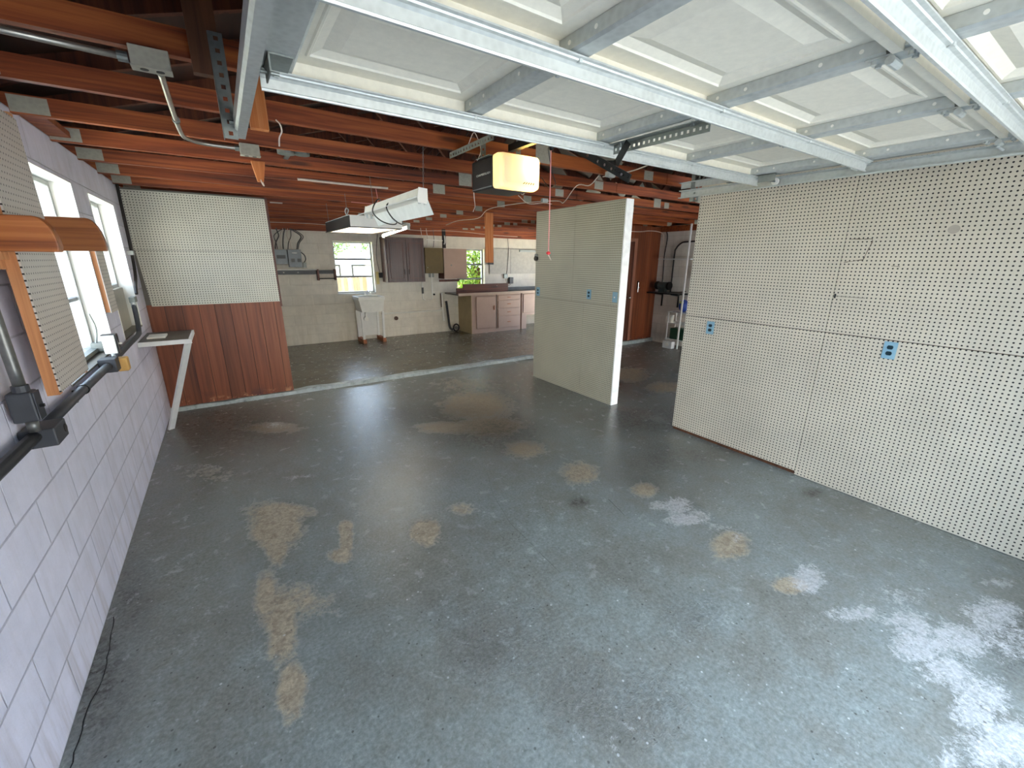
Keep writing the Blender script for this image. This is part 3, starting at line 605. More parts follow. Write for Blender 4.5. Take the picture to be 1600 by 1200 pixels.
# ================================================================ GARAGE DOOR (raised)
DX0, DX1, DZ = 0.93, 3.66, 2.29
SX = [0.965, 1.615, 2.285, 2.955, 3.625]
JY = [1.77, 1.235, 0.70, 0.165, -0.37]
gd = thing('garage_door', (2.29, 0.7, DZ), 'raised white sectional garage door with galvanised struts, hanging overhead', 'garage door')
for s in range(4):
    ya, yb = JY[s+1]+0.002, JY[s]-0.002
    m = MB()
    m.box(DX0, ya, DZ+0.012, DX1, yb, DZ+0.04)
    def flat(x0, y0, x1, y1, z): m.add([(x0,y0,z),(x1,y0,z),(x1,y1,z),(x0,y1,z)], [(0,3,2,1)])
    cells = []
    for k in range(4):
        xa, xb = (DX0 if k == 0 else SX[k]), (DX1 if k == 3 else SX[k+1])
        px0, px1 = SX[k]+0.075, SX[k+1]-0.075; py0, py1 = ya+0.075, yb-0.085
        flat(xa, ya, xb, py0, DZ); flat(xa, py1, xb, yb, DZ); flat(xa, py0, px0, py1, DZ); flat(px1, py0, xb, py1, DZ)
        rings = [(px0, py0, px1, py1, DZ)]
        for ins, z in ((0.004, DZ-0.004), (0.010, DZ-0.004), (0.014, DZ+0.001), (0.040, DZ+0.011), (0.080, DZ+0.000)):
            rings.append((px0+ins, py0+ins, px1-ins, py1-ins, z))
        for a, b in zip(rings, rings[1:]):
            A = [(a[0],a[1],a[4]),(a[2],a[1],a[4]),(a[2],a[3],a[4]),(a[0],a[3],a[4])]; B = [(b[0],b[1],b[4]),(b[2],b[1],b[4]),(b[2],b[3],b[4]),(b[0],b[3],b[4])]
            m.add(A+B, [(i, 4+i, 4+(i+1)%4, (i+1)%4) for i in range(4)])
        l = rings[-1]; flat(l[0], l[1], l[2], l[3], l[4])
    # rolled top and bottom rails of the section
    m.box(DX0, yb-0.022, DZ-0.044, DX1, yb, DZ+0.002); m.box(DX0, ya, DZ-0.016, DX1, ya+0.018, DZ+0.002)
    m.box(DX0, ya, DZ+0.0, DX0+0.003, yb, DZ+0.04).box(DX1-0.003, ya, DZ, DX1, yb, DZ+0.04)
    sec = m.build('door_section', M['doorskin'], gd)
    for k, x in enumerate(SX):
        w = 0.045 if k in (0, 4) else 0.033
        q = MB(); q.prism([(x-w, DZ-0.001), (x-w, DZ-0.034), (x-w+0.008, DZ-0.040), (x+w-0.008, DZ-0.040), (x+w, DZ-0.034), (x+w, DZ-0.001)], lambda u, v, t: (u, t, v), ya+0.010, yb-0.023)
        for f_ in (0.12, 0.3, 0.7, 0.88):
            yy = ya+(yb-ya)*f_; q.cm = 1; q.cyl((x-w-0.0008, yy, DZ-0.018), (x-w+0.002, yy, DZ-0.018), 0.0055, 10)
        q.build('stile', [M['galv'], M['white']], gd)
strut_prof = lambda yc: [(yc-0.034, DZ-0.006), (yc-0.034, DZ-0.010), (yc-0.026, DZ-0.012), (yc-0.024, DZ-0.016), (yc-0.014, DZ-0.017), (yc-0.008, DZ-0.023), (yc-0.006, DZ-0.076), (yc-0.013, DZ-0.080), (yc-0.011, DZ-0.085), (yc-0.003, DZ-0.085), (yc-0.002, DZ-0.010), (yc+0.022, DZ-0.010), (yc+0.022, DZ-0.006)]
for yc in (1.745, 1.185, 0.615):
    q = MB(); q.prism([(a, b-0.038) if b > DZ-0.03 else (a, b-0.008) for a, b in strut_prof(yc)], lambda u, v, t: (t, u, v), 0.925, 3.665)
    for x in SX: q.cyl((x, yc-0.022, DZ-0.058), (x, yc-0.022, DZ-0.044), 0.008, 6)
    q.build('strut', M['galv'], gd)
for yj in (JY[1], JY[2]):
    for k, x in enumerate(SX):
        q = MB(); q.box(x-0.028, yj-0.055, DZ-0.0445, x+0.028, yj+0.055, DZ-0.0405)
        q.cyl((x-0.03, yj, DZ-0.056), (x+0.03, yj, DZ-0.056), 0.011, 10)
        for dx_ in (-1, 1):
            for dy_ in (-0.038, 0.038): q.cyl((x+dx_*0.015, yj+dy_, DZ-0.0535), (x+dx_*0.015, yj+dy_, DZ-0.0440), 0.007, 6)
        if k in (0, 4):
            sg = -1 if k == 0 else 1
            q.cyl((x, yj, DZ-0.070), (x+sg*0.10, yj, DZ-0.070), 0.005, 8)
        q.build('hinge', M['galv'], gd)
# top fixture brackets with rollers at the leading edge
for sg, x in ((-1, SX[0]), (1, SX[4])):
    q = MB(); q.box(x-0.03, 1.60, DZ-0.046, x+0.03, 1.72, DZ-0.041); q.box(x-0.03, 1.60, DZ-0.085, x-0.026, 1.70, DZ-0.043); off = 0.068 if sg < 0 else 0.095; q.cyl((x, 1.66, DZ-0.07), (x+sg*off, 1.66, DZ-0.07), 0.005, 8)
    q.build('roller_bracket', M['galvdark'], gd)
    MB().cyl((x+sg*off, 1.66, DZ-0.07), (x+sg*(off+0.015), 1.66, DZ-0.07), 0.021, 14).build('roller', M['white'], gd)
# perforated reinforcement angle for the opener arm
q = MB(); q.perf((2.33, 1.71, 2.222), (2.33, 1.235, 2.215), (0, 0, 1), 0.036, 0.003, 0.026, 0.012); q.bar((2.315, 1.71, 2.242), (2.315, 1.235, 2.235), 0.034, 0.003)
for yy in (1.66, 1.30): q.cyl((2.315, yy, 2.226), (2.315, yy, 2.242), 0.008, 6)
q.build('opener_bracket', M['galvdark'], gd)
# rating label on the door
q = MB(); q.add([(2.36, 0.83, DZ-0.0012), (2.42, 0.83, DZ-0.0012), (2.42, 1.10, DZ-0.0012), (2.36, 1.10, DZ-0.0012)], [(0,3,2,1)])
def labelmat():
    t = NT('printed_warning_label'); n = t.noise(t.mapping(t.pos(), (60, 190, 1)), 1.0, 3, 0.9); t.col(t.ramp(n, [(0.50, srgb('efe6da')), (0.58, srgb('dcb8a4')), (0.68, srgb('b8745c'))])); return t.mat
q.build('printed_label', labelmat(), gd)

# ---- tracks
def track(x, side, lb):
    r = thing('door_track', (x, 1.0, 2.2), lb, 'door track', 'tracks of the garage door')
    s = side
    prof = [(x-s*0.004, 2.247), (x+s*0.020, 2.247), (x+s*0.028, 2.240), (x+s*0.028, 2.200), (x+s*0.020, 2.193), (x-s*0.010, 2.193), (x-s*0.010, 2.199), (x+s*0.018, 2.198), (x+s*0.023, 2.203), (x+s*0.023, 2.237), (x+s*0.018, 2.242), (x-s*0.004, 2.242)]
    MB().prism(prof, lambda u, v, t: (u, t, v), YF+0.25, 2.35).build('rail_channel', M['galv'], r)
    if s > 0: q = MB(); q.box(x+s*0.030, YF+0.25, 2.262, x+s*0.033, 2.36, 2.302); q.box(x-s*0.004, YF+0.25, 2.299, x+s*0.033, 2.36, 2.302); q.build('reinforcing_angle', M['galv'], r)
    hx = 0.858 if s < 0 else x+0.050
    q = MB(); q.perf((hx, 2.24, 2.165), (hx, 2.24, 2.50), (1, 0, 0) if s < 0 else (0, 1, 0), 0.042, 0.003); q.box(hx-0.024, 2.242, 2.165, hx-0.021, 2.275, 2.50)
    q.cyl((x+s*0.02, 2.235, 2.22), (hx, 2.235, 2.22), 0.008, 6); q.build('hanger_angle', M['galvdark'], r)
    if s < 0: return
    q = MB(); q.perf((x+s*0.062, 2.23, 2.28), (x+s*0.062, 1.98, 2.50), (0, 0.7, 0.7), 0.036, 0.003); q.build('hanger_brace', M['galvdark'], r)
    MB().bar((x+s*0.0, 1.97, 2.255), (x+s*0.12, 1.97, 2.255), 0.03, 0.003).build('cross_tie', M['galvdark'], r)
track(0.900, -1, 'galvanised door track left of the raised door, ending above the left windows')
track(3.725, 1, 'galvanised door track right of the raised door, in front of the right pegboard wall')

# ================================================================ OPENER
op = thing('garage_door_opener', (2.28, 2.6, 2.14), 'black garage door opener head with a lit frosted lamp cover', 'garage door opener')
MB().box(2.140, 2.475, 2.142, 2.425, 2.72, 2.315).build('motor_housing', M['black'], op, bevel=0.012, seg=3)
MB().box(2.137, 2.48, 2.150, 2.1395, 2.71, 2.155).build('side_trim', M['greybox'], op)
def text_part(s, name, mat, parent, origin, xdir, ydir, size, depth=0.0006):
    cu = bpy.data.curves.new(name, 'FONT'); cu.body = s; cu.size = 1.0; cu.extrude = 0.02
    to = bpy.data.objects.new(name, cu); COL.objects.link(to)
    dg = bpy.context.evaluated_depsgraph_get(); dg.update(); me = bpy.data.meshes.new_from_object(to.evaluated_get(dg))
    bpy.data.objects.remove(to)
    w = max(v.co.x for v in me.vertices); X = Vector(xdir); Y_ = Vector(ydir); N = X.cross(Y_); m = MB()
    m.add([Vector(origin)+X*(v.co.x/w*size[0])+Y_*(v.co.y*size[1])+N*(v.co.z*depth/0.02) for v in me.vertices], [tuple(p.vertices) for p in me.polygons])
    return m.build(name, mat, parent)
text_part('CHAMBERLAIN', 'wordmark', M['galv'], op, (2.1392, 2.66, 2.222), (0, -1, 0), (0, 0, 1), (0.165, 0.017))
m = MB()
def rr(x0, x1, z0, z1, r, n=5):
    P = []
    for cx, cz, a0 in ((x1-r, z1-r, 0), (x0+r, z1-r, 90), (x0+r, z0+r, 180), (x1-r, z0+r, 270)):
        for i in range(n+1):
            a = math.radians(a0+90*i/n); P.append((cx+r*math.cos(a), cz+r*math.sin(a)))
    return P
rings = [(2.145, 2.430, 2.140, 2.322, 2.474, .018), (2.142, 2.433, 2.137, 2.325, 2.44, .022), (2.146, 2.430, 2.141, 2.321, 2.405, .026), (2.158, 2.418, 2.153, 2.309, 2.392, .026), (2.172, 2.404, 2.167, 2.297, 2.388, .024)]
R = [rr(a, b, c, d, r) for a, b, c, d, y, r in rings]; n = len(R[0]); vs = []
for q_, rg in zip(R, rings): vs += [(u, rg[4], v) for u, v in q_]
fs = []
for i in range(len(R)-1):
    for j in range(n): fs.append((i*n+j, (i+1)*n+j, (i+1)*n+(j+1) % n, i*n+(j+1) % n))
fs.append(tuple(range((len(R)-1)*n, len(R)*n)))
m.add(vs, fs); lens = m.build('lamp_cover', M['lens'], op)
q = MB()
for i in range(5): q.bar((2.30+0.018*i, 2.3868, 2.166), (2.315+0.016*i, 2.3868, 2.176), 0.002, 0.0045)
q.build('vent_slot', M['cabledark'], lens)
MB().sphere((2.375, 2.440, 2.262), 0.022).build('light_bulb', M['bulb'], op, smooth=True)
MB().box(2.268, -0.40, 2.352, 2.302, 2.50, 2.388).build('rail', M['blacksteel'], op)
MB().bar((2.31, -0.3, 2.37), (2.31, 2.45, 2.37), 0.004, 0.018).build('drive_belt', M['galv'], op)
MB().box(2.25, 2.05, 2.318, 2.32, 2.16, 2.350).sphere((2.285, 2.115, 2.305), 0.016).build('trolley', M['blacksteel'], op)
q = MB(); q.bar((2.285, 2.06, 2.335), (2.285, 1.56, 2.078), 0.004, 0.034)
for k in range(5):
    a = k*0.03; q.cyl((2.2825, 1.573+a*0.89, 2.085+a*0.457), (2.2795, 1.573+a*0.89, 2.085+a*0.457), 0.0045, 8)
arm = q.build('arm', M['blacksteel'], op)
q = MB()
for k in (0.05, 0.12, 0.17, 0.22, 0.30): q.cyl((2.2835, 1.56+k*0.89, 2.078+k*0.457), (2.2775, 1.56+k*0.89, 2.078+k*0.457), 0.0065, 8)
q.build('arm_bolt', M['chrome'], arm)
q = MB()
for a, b in (((1.90, 2.25), (1.72, 2.160)), ((1.72, 2.160), (1.655, 2.150)), ((1.655, 2.150), (1.59, 2.228))): q.bar((2.292, a[0], a[1]), (2.292, b[0], b[1]), 0.004, 0.034)
q.build('curved_arm', M['blacksteel'], op)
# hanging frame: perforated angle across the trusses and two drop straps
q = MB(); q.perf((2.13, 2.44, 2.40), (2.13, 3.00, 2.40), (0, 0, 1), 0.034, 0.003); q.box(2.13, 2.44, 2.416, 2.165, 3.0, 2.4195); q.build('hanger_angle', M['galvdark'], op)
q = MB(); q.perf((2.155, 2.60, 2.32), (2.155, 2.60, 2.415), (1, 0, 0), 0.036, 0.003, 0.03, 0.012); q.bar((2.155, 2.50, 2.321), (2.155, 2.66, 2.321), 0.034, 0.004); q.build('drop_strap', M['galvdark'], op)
q = MB(); q.perf((2.41, 2.60, 2.32), (2.41, 2.60, 2.50), (1, 0, 0), 0.036, 0.003, 0.03, 0.012); q.bar((2.41, 2.50, 2.321), (2.41, 2.66, 2.321), 0.034, 0.004); q.build('drop_strap', M['galvdark'], op)
q = MB(); q.tube([(2.285, 2.115, 2.30), (2.287, 2.115, 2.05), (2.285, 2.112, 1.785)], 0.0028, 6); rp = q.build('release_cord', M['rope'], op)
MB().sphere((2.285, 2.112, 1.775), 0.0115, sc=(1.15, 1, 0.85)).build('release_handle', M['red'], rp, smooth=True)
MB().tube([(2.285, 2.112, 1.766), (2.292, 2.108, 1.752), (2.300, 2.105, 1.738)], 0.0025, 6).build('cord_end', M['cable'], rp)
for nm, pts, mt in (('power_cable', [(2.30, 2.16, 2.31), (2.36, 2.20, 2.22), (2.44, 2.26, 2.16), (2.50, 2.40, 2.17), (2.60, 2.6, 2.26)], 'cabledark'),
                    ('signal_wire', [(2.09, 2.66, 2.40), (2.12, 2.64, 2.46), (2.15, 2.62, 2.37), (2.145, 2.66, 2.31)], 'cable'),
                    ('signal_wire', [(2.16, 2.735, 2.17), (2.20, 2.80, 2.12), (2.26, 2.9, 2.09), (2.30, 3.0, 2.065)], 'cable')):
    MB().tube(pts, 0.0024, 6).build(nm, M[mt], op)
q = MB(); 
for k in range(4):
    c = Vector((2.50, 2.70, 2.235)); q.tube([c+Vector(((0.035+0.006*k)*math.cos(a)+0.004*k, 0.02*math.sin(a*2+k), (0.052+0.008*k)*math.sin(a))) for a in [i*math.pi/5 for i in range(11)]], 0.0022, 6, 3)
tag(q.build('cable_coil', M['cable']), 'coil of thin beige cable hanging beside the opener head', 'cable')

# ================================================================ LIGHTS
# tilted shop light (off), hung on two chains
L0 = Vector((1.905, 2.96, 2.115)); L1 = Vector((1.905, 4.20, 2.105))
sl = thing('shop_light', (1.905, 3.58, 2.08), 'unlit white fluorescent shop light hanging tilted from chains near the middle', 'ceiling light')
tilt = math.radians(5)
def ST(u, v): # tilt cross section
    c, s_ = math.cos(tilt), math.sin(tilt); return (u*c+v*s_, -u*s_+v*c)
def sec(P): return [ST(*p) for p in P]
pr = lambda u, v, t: (L0.x+u, t, 2.118+v)
MB().prism(sec([(-0.035, 0.0), (0.035, 0.0), (0.026, 0.058), (-0.026, 0.058)]), pr, L0.y, L1.y).build('housing', M['white'], sl)
MB().prism(sec([(0.032, 0.005), (0.084, -0.088), (0.087, -0.086), (0.036, 0.009)]), pr, L0.y+0.01, L1.y-0.01).build('reflector', M['whitewood'], sl)
MB().prism(sec([(-0.032, 0.005), (-0.034, 0.009), (-0.100, -0.022), (-0.098, -0.026)]), pr, L0.y+0.01, L1.y-0.01).build('reflector', M['whitewood'], sl)
for yy in (L0.y-0.002, L1.y+0.002):
    MB().prism(sec([(-0.036, -0.004), (-0.028, -0.030), (0.028, -0.030), (0.036, -0.004), (0.030, 0.062), (-0.030, 0.062)]), pr, yy-0.002, yy+0.006).build('end_cap', M['white'], sl, bevel=0.001)
for u in (-0.018, 0.022):
    for yy in (L0.y+0.012, L1.y-0.012):
        a = ST(u, -0.014); MB().box(L0.x+a[0]-0.008, yy-0.006, 2.118+a[1]-0.022, L0.x+a[0]+0.008, yy+0.004, 2.118+a[1]+0.012).build('lamp_socket', M['galv'], sl)
def chain(p, q, r=0.0045, name='chain', parent=None):
    m = MB(); p = Vector(p); q = Vector(q); L = (q-p).length; d = (q-p)/L; k = int(L/0.022); a = d.orthogonal().normalized(); b = d.cross(a)
    for i in range(k):
        c = p+d*(i+0.5)*L/k; e = a if i % 2 else b
        m.tube([c+d*0.012*math.cos(t)+e*r*math.sin(t) for t in [j*2*math.pi/8 for j in range(9)]], 0.0011, 4, 1)
    return m.build(name, M['galvdark'], parent)
chain((1.93, 3.0, 2.17), (1.945, 3.005, 2.43), parent=sl); chain((1.93, 4.12, 2.165), (1.93, 4.16, 2.43), parent=sl)
# cord looped round the shop light
MB().tube([(1.99, 4.05, 2.20), (1.86, 3.75, 2.19), (1.80, 3.72, 2.10), (1.86, 3.74, 2.035), (2.00, 3.9, 2.02), (2.12, 4.1, 2.05), (2.16, 4.3, 2.14)], 0.005, 8).build('power_cord', M['cabledark'], sl)
MB().tube([(2.00, 3.85, 2.21), (1.93, 3.6, 2.18), (1.86, 3.56, 2.12), (1.90, 3.58, 2.05), (2.02, 3.75, 2.02), (2.14, 4.0, 2.04), (2.20, 4.2, 2.12)], 0.005, 8).build('power_cord', M['cabledark'], sl)
# boxed troffer (lit)
tr = thing('troffer_light', (2.27, 5.83, 2.07), 'boxed white fluorescent fixture with a lit panel underneath, hanging over the middle', 'ceiling light')
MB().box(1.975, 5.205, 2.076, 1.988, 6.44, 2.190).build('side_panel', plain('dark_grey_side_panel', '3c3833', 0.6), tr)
MB().box(2.56, 5.205, 2.076, 2.573, 6.44, 2.190).build('side_panel', M['white'], tr)
MB().box(1.988, 5.200, 2.078, 2.56, 5.212, 2.195).build('end_panel', M['white'], tr)
MB().box(1.988, 6.43, 2.078, 2.56, 6.44, 2.195).build('end_panel', M['white'], tr)
MB().box(1.975, 5.205, 2.190, 2.573, 6.44, 2.196).build('top_panel', M['whitewood'], tr)
MB().box(1.990, 5.214, 2.082, 2.558, 6.428, 2.088).build('lit_panel', M['troffer'], tr)
q = MB(); q.box(1.965, 5.195, 2.068, 1.992, 6.45, 2.078); q.box(2.556, 5.195, 2.068, 2.583, 6.45, 2.078); q.box(1.992, 5.195, 2.068, 2.556, 5.216, 2.078); q.box(1.992, 6.426, 2.068, 2.556, 6.45, 2.078); q.build('bottom_frame', M['cabledark'], tr)
for x, y in ((1.99, 5.3), (2.0, 6.35), (2.55, 5.3), (2.55, 6.35)): chain((x, y, 2.196), (x, y+0.03, 2.42), parent=tr)
MB().tube([(1.98, 5.30, 2.20), (1.965, 5.28, 2.235), (1.975, 5.26, 2.265), (2.0, 5.28, 2.25), (1.99, 5.30, 2.21)], 0.006, 8).build('armoured_cable', M['galv'], tr)
# strip light (lit)
st_ = thing('strip_light', (3.0, 6.7, 2.1), 'small lit fluorescent strip light hanging in front of the brown wall cabinet', 'ceiling light')
A0, A1 = Vector((3.0, 6.15, 2.165)), Vector((3.0, 7.30, 2.100))
MB().bar(A0+Vector((0,0,.035)), A1+Vector((0,0,.035)), 0.06, 0.04).build('housing', M['white'], st_)
MB().cyl(A0+Vector((0,.03,0)), A1-Vector((0,.03,0)), 0.018, 14).build('fluorescent_tube', M['tube'], st_, smooth=True)
for c in (A0, A1): MB().box(c.x-0.02, c.y-0.012, c.z-0.03, c.x+0.02, c.y+0.012, c.z+0.045).build('lamp_socket', M['galv'], st_)
for yy, zz in ((6.25, 2.21), (7.2, 2.16)): MB().tube([(3.0, yy, zz), (3.0, yy+0.01, 2.42)], 0.0015, 6, 1).build('hanging_wire', M['galvdark'], st_)
# unlit lamp base on the trusses at the left, small beige junction
q = thing('lamp_base', (1.28, 3.72, 2.43), 'grey metal lamp base fixed between trusses at the upper left', 'lamp holder')
MB().cyl((1.24, 3.72, 2.425), (1.24, 3.72, 2.47), 0.055, 16).cyl((1.34, 3.72, 2.430), (1.34, 3.72, 2.47), 0.05, 16).build('round_box', M['galvdark'], q)
MB().bar((1.29, 3.569, 2.475), (1.29, 4.144, 2.475), 0.03, 0.01).build('mounting_bar', M['galvdark'], q)

# ================================================================ TOP LEFT CONDUIT
c1 = thing('conduit', (0.3, 2.28, 2.38), 'bright metal conduit running from the left along the first truss and bending back', 'conduit')
MB().tube([(-0.05, 2.285, 2.395), (0.59, 2.285, 2.380)], 0.0105, 10, 1).build('pipe', M['conduitbright'], c1, smooth=True)
MB().tube([(0.675, 2.36, 2.385), (0.675, 2.9, 2.385), (0.680, 3.30, 2.385), (0.70, 3.43, 2.385), (0.78, 3.51, 2.385), (0.95, 3.52, 2.385)], 0.0105, 10).build('pipe', M['conduitbright'], c1, smooth=True)
for p in ((0.585, 2.285, 2.380), (0.675, 2.37, 2.385), (0.677, 3.05, 2.385), (0.945, 3.52, 2.385)):
    d = Vector((1, 0, 0)) if p[1] in (2.285, 3.52) else Vector((0, 1, 0)); MB().cyl(Vector(p)-d*0.014, Vector(p)+d*0.014, 0.016, 12).build('coupling', M['galvdark'], c1)
def jbox(x0, y0, z0, x1, y1, z1, lb, mat='galvdark', name='junction_box'):
    r = thing(name, ((x0+x1)/2, (y0+y1)/2, z0), lb, 'junction box')
    MB().box(x0, y0, z0+0.004, x1, y1, z1).build('box_body', M[mat], r, bevel=0.003)
    q = MB().box(x0-0.002, y0-0.002, z0, x1+0.002, y1+0.002, z0+0.004).build('cover', M[mat], r)
    for x in (x0+0.3*(x1-x0), x0+0.7*(x1-x0)): MB().cyl((x, (y0+y1)/2, z0-0.0015), (x, (y0+y1)/2, z0), 0.012, 12).build('knockout', M['cabledark'], r)
    return r
jbox(0.605, 2.246, 2.350, 0.712, 2.298, 2.412, 'metal junction box on the conduit under the first truss, upper left', 'plate')
jbox(0.955, 3.480, 2.345, 1.06, 3.529, 2.412, 'small metal junction box at the end of the bent conduit', 'plate')
tag(MB().box(0.775, 2.245, 2.365, 0.865, 2.283, 2.62).build('hanging_stud', M['hangdark']), 'dark brown vertical stud hanging in front of the first truss, beside the left door track', 'wood stud')
tag(MB().box(0.98, 2.866, 2.36, 1.06, 2.9135, 2.66).build('hanging_stud', M['hang']), 'orange vertical stud end on the second truss, just beyond the left door track', 'wood stud')
tag(MB().prism([(1.05, 2.425), (1.14, 2.425), (1.115, 2.29), (1.075, 2.29)], lambda u, v, t: (u, t, v), 4.09, 4.135).build('hanging_block', M['hang']), 'small tapered pale wood block hanging under a truss above the end pegboard', 'wood block')
tag(MB().tube([(1.095, 4.09, 2.30), (1.10, 4.08, 2.275), (1.11, 4.085, 2.26), (1.105, 4.09, 2.285)], 0.004, 6).build('cup_hook', M['cable']), 'small white cup hook under the tapered wood block', 'hook')
tag(MB().tube([(1.10, 2.90, 2.42), (1.115, 2.89, 2.40), (1.12, 2.90, 2.37), (1.105, 2.90, 2.34), (1.10, 2.91, 2.30)], 0.0035, 6).build('rope_end', M['cable']), 'short beige rope end hanging from the second truss by the left track', 'rope')
tag(MB().tube([(1.46, 4.752, 2.428), (1.50, 4.749, 2.432), (2.05, 4.749, 2.427), (2.28, 4.749, 2.430)], 0.010, 8, 2).build('plastic_tube', M['cable']), 'thin pale plastic tube running under the trusses above the shop light', 'tube')
tag(MB().box(1.38, 6.60, 2.409, 1.52, 6.645, 2.4195).build('mounting_plate', M['cable']), 'small pale plate under a truss above the end pegboard corner', 'plate')
# antenna-like wire cross and hanging posts
q = MB().tube([(2.165, 4.775, 2.4195), (2.175, 4.775, 2.31), (2.17, 4.775, 2.195)], 0.003, 6).tube([(1.91, 4.775, 2.275), (2.175, 4.768, 2.268), (2.41, 4.775, 2.25)], 0.003, 6)
tag(q.build('wire_cross', M['rope']), 'thin pinkish wire cross hanging above the boxed light', 'wire')
r = tag(MB().box(4.50, 6.565, 1.690, 4.64, 6.6045, 2.50).build('hanging_post', M['hang']), 'bright orange wood post hanging from the trusses in front of the far window', 'wood post')

# ================================================================ LEFT WALL
r = thing('wall_rack', (0.06, 2.89, 1.18), 'narrow grey pegboard strip on orange posts before the near left window', 'pegboard')
MB().box(0.098, 2.66, 1.185, 0.104, 3.12, 2.31).build('pegboard', M['peg_left'], r)
for y_ in (2.658, 3.082):
    MB().box(0.060, y_, 1.175, 0.098, y_+0.038, 2.33).build('post', M['post'], r)
    MB().box(0.001, y_+0.004, 1.80, 0.060, y_+0.034, 1.86).build('spacer_block', M['post'], r)
def bprof(x1, z0, z1, tip=0.06):
    P = [(0.001, z0), (x1-0.004, z0)]; H = z1-z0
    for i in range(9):
        a = i/8*math.pi/2; P.append((x1-0.052+0.052*math.cos(a), z0+0.02+(H-0.02)*math.sin(a)))
    return P+[(0.001, z1)]
tag(MB().prism(bprof(0.238, 1.755, 1.885), lambda u, v, t: (u, t, v), 2.590, 2.654).build('shelf_bracket', M['bracket'], bevel=0.004), 'amber wood bracket with rounded end, nearest one jutting from the left wall', 'bracket')
tag(MB().prism(bprof(0.292, 1.765, 1.918), lambda u, v, t: (u, t, v), 3.121, 3.160).build('shelf_bracket', M['bracket2'], bevel=0.003), 'brown grained wood bracket with rounded end, behind the nearest bracket', 'bracket')
tag(MB().prism([(0.001, 1.753), (0.080, 1.753), (0.080, 1.725), (0.065, 1.725), (0.065, 1.69), (0.001, 1.69)], lambda u, v, t: (u, t, v), 2.60, 2.65).build('wood_shim', M['post']), 'pale stepped wood shim under the nearest amber bracket at the left edge', 'wood block')
r = thing('pegboard_strip', (0.02, 4.5, 1.36), 'small grey pegboard strip with an orange edge batten between the two left windows', 'pegboard')
MB().box(0.026, 4.375, 1.345, 0.031, 4.62, 1.84).build('pegboard', M['peg_left'], r)
MB().box(0.001, 4.378, 1.35, 0.026, 4.41, 1.84).build('batten', M['post'], r)

r = thing('conduit', (0.05, 3.8, 1.065), 'thick dark grey conduit running level along the left wall and up at the corner', 'conduit')
MB().tube([(0.045, 1.2, 1.065), (0.045, 2.46, 1.065)], 0.022, 12, 1).build('pipe', M['conduit'], r, smooth=True)
MB().tube([(0.045, 2.60, 1.065), (0.045, 3.20, 1.068), (0.045, 3.79, 1.065)], 0.022, 12, 2).build('pipe', M['conduit'], r, smooth=True)
MB().tube([(0.045, 3.90, 1.065), (0.04, 4.6, 1.07), (0.04, 5.08, 1.075), (0.035, 5.22, 1.10), (0.035, 5.27, 1.20), (0.035, 5.29, 1.34)], 0.019, 12).build('pipe', M['conduit'], r, smooth=True)
for y in (3.2, 2.0): MB().cyl((0.045, y-0.010, 1.067), (0.045, y+0.010, 1.067), 0.027, 12).box(0.001, y-0.01, 1.0, 0.012, y+0.01, 1.066).build('pipe_strap', M['blacksteel'], r)
r = thing('conduit', (0.06, 2.45, 1.27), 'shiny grey vertical conduit at the left edge, entering a dark switch box', 'conduit')
MB().tube([(0.055, 2.455, 1.262), (0.055, 2.45, 1.5), (0.052, 2.45, 2.40)], 0.018, 12, 2).build('pipe', M['pipegrey'], r, smooth=True)
MB().tube([(0.055, 2.455, 1.09), (0.055, 2.455, 1.135)], 0.018, 12, 1).build('pipe', M['pipegrey'], r, smooth=True)
MB().cyl((0.055, 2.455, 1.250), (0.055, 2.455, 1.275), 0.024, 12).build('coupling', M['conduit'], r)
r = thing('switch_box', (0.05, 2.455, 1.13), 'dark grey rectangular switch box on the left wall, above the level conduit', 'switch box')
MB().box(0.016, 2.425, 1.135, 0.086, 2.490, 1.250).build('box_body', M['greybox' if 0 else 'conduit'], r, bevel=0.006)
MB().box(0.086, 2.427, 1.138, 0.091, 2.488, 1.247).build('cover', M['conduit'], r, bevel=0.002)
MB().box(0.091, 2.445, 1.185, 0.104, 2.457, 1.195).build('toggle', M['blacksteel'], r)
r = thing('junction_box', (0.05, 2.53, 1.02), 'dark square junction box on the level conduit below the switch box', 'junction box')
MB().box(0.002, 2.462, 1.015, 0.105, 2.60, 1.09).build('box_body', M['conduit'], r, bevel=0.005)
MB().cyl((0.105, 2.575, 1.052), (0.107, 2.575, 1.052), 0.018, 12).build('knockout', M['cabledark'], r)
r = thing('junction_box', (0.05, 3.85, 1.02), 'small dark junction box on the level conduit beside the yellow foam block', 'junction box')
MB().box(0.002, 3.79, 1.022, 0.088, 3.90, 1.108).build('box_body', M['conduit'], r, bevel=0.004)
MB().cyl((0.045, 3.7895, 1.065), (0.045, 3.786, 1.065), 0.026, 12).build('knockout', M['cabledark'], r)
tag(MB().box(0.0665, 3.905, 1.0, 0.125, 3.98, 1.090).build('foam_block', M['yellow'], bevel=0.008), 'yellow foam block on the level conduit of the left wall beside the small junction box', 'foam block')
r = thing('wall_receptacle', (0.06, 3.93, 1.12), 'cream-faced electrical box with a black side at the corner of the near left window', 'outlet')
MB().box(0.028, 3.90, 1.125, 0.092, 3.915, 1.245).build('cover', M['paleyellow' if 0 else 'sink'], r, bevel=0.003)
MB().box(0.024, 3.9155, 1.12, 0.100, 3.975, 1.25).build('box_body', M['black'], r, bevel=0.003)
MB().box(0.100, 3.94, 1.18, 0.116, 3.95, 1.19).build('lever', M['white'], r); MB().cyl((0.055, 3.8995, 1.185), (0.055, 3.897, 1.185), 0.022, 14).build('socket', M['white'], r)
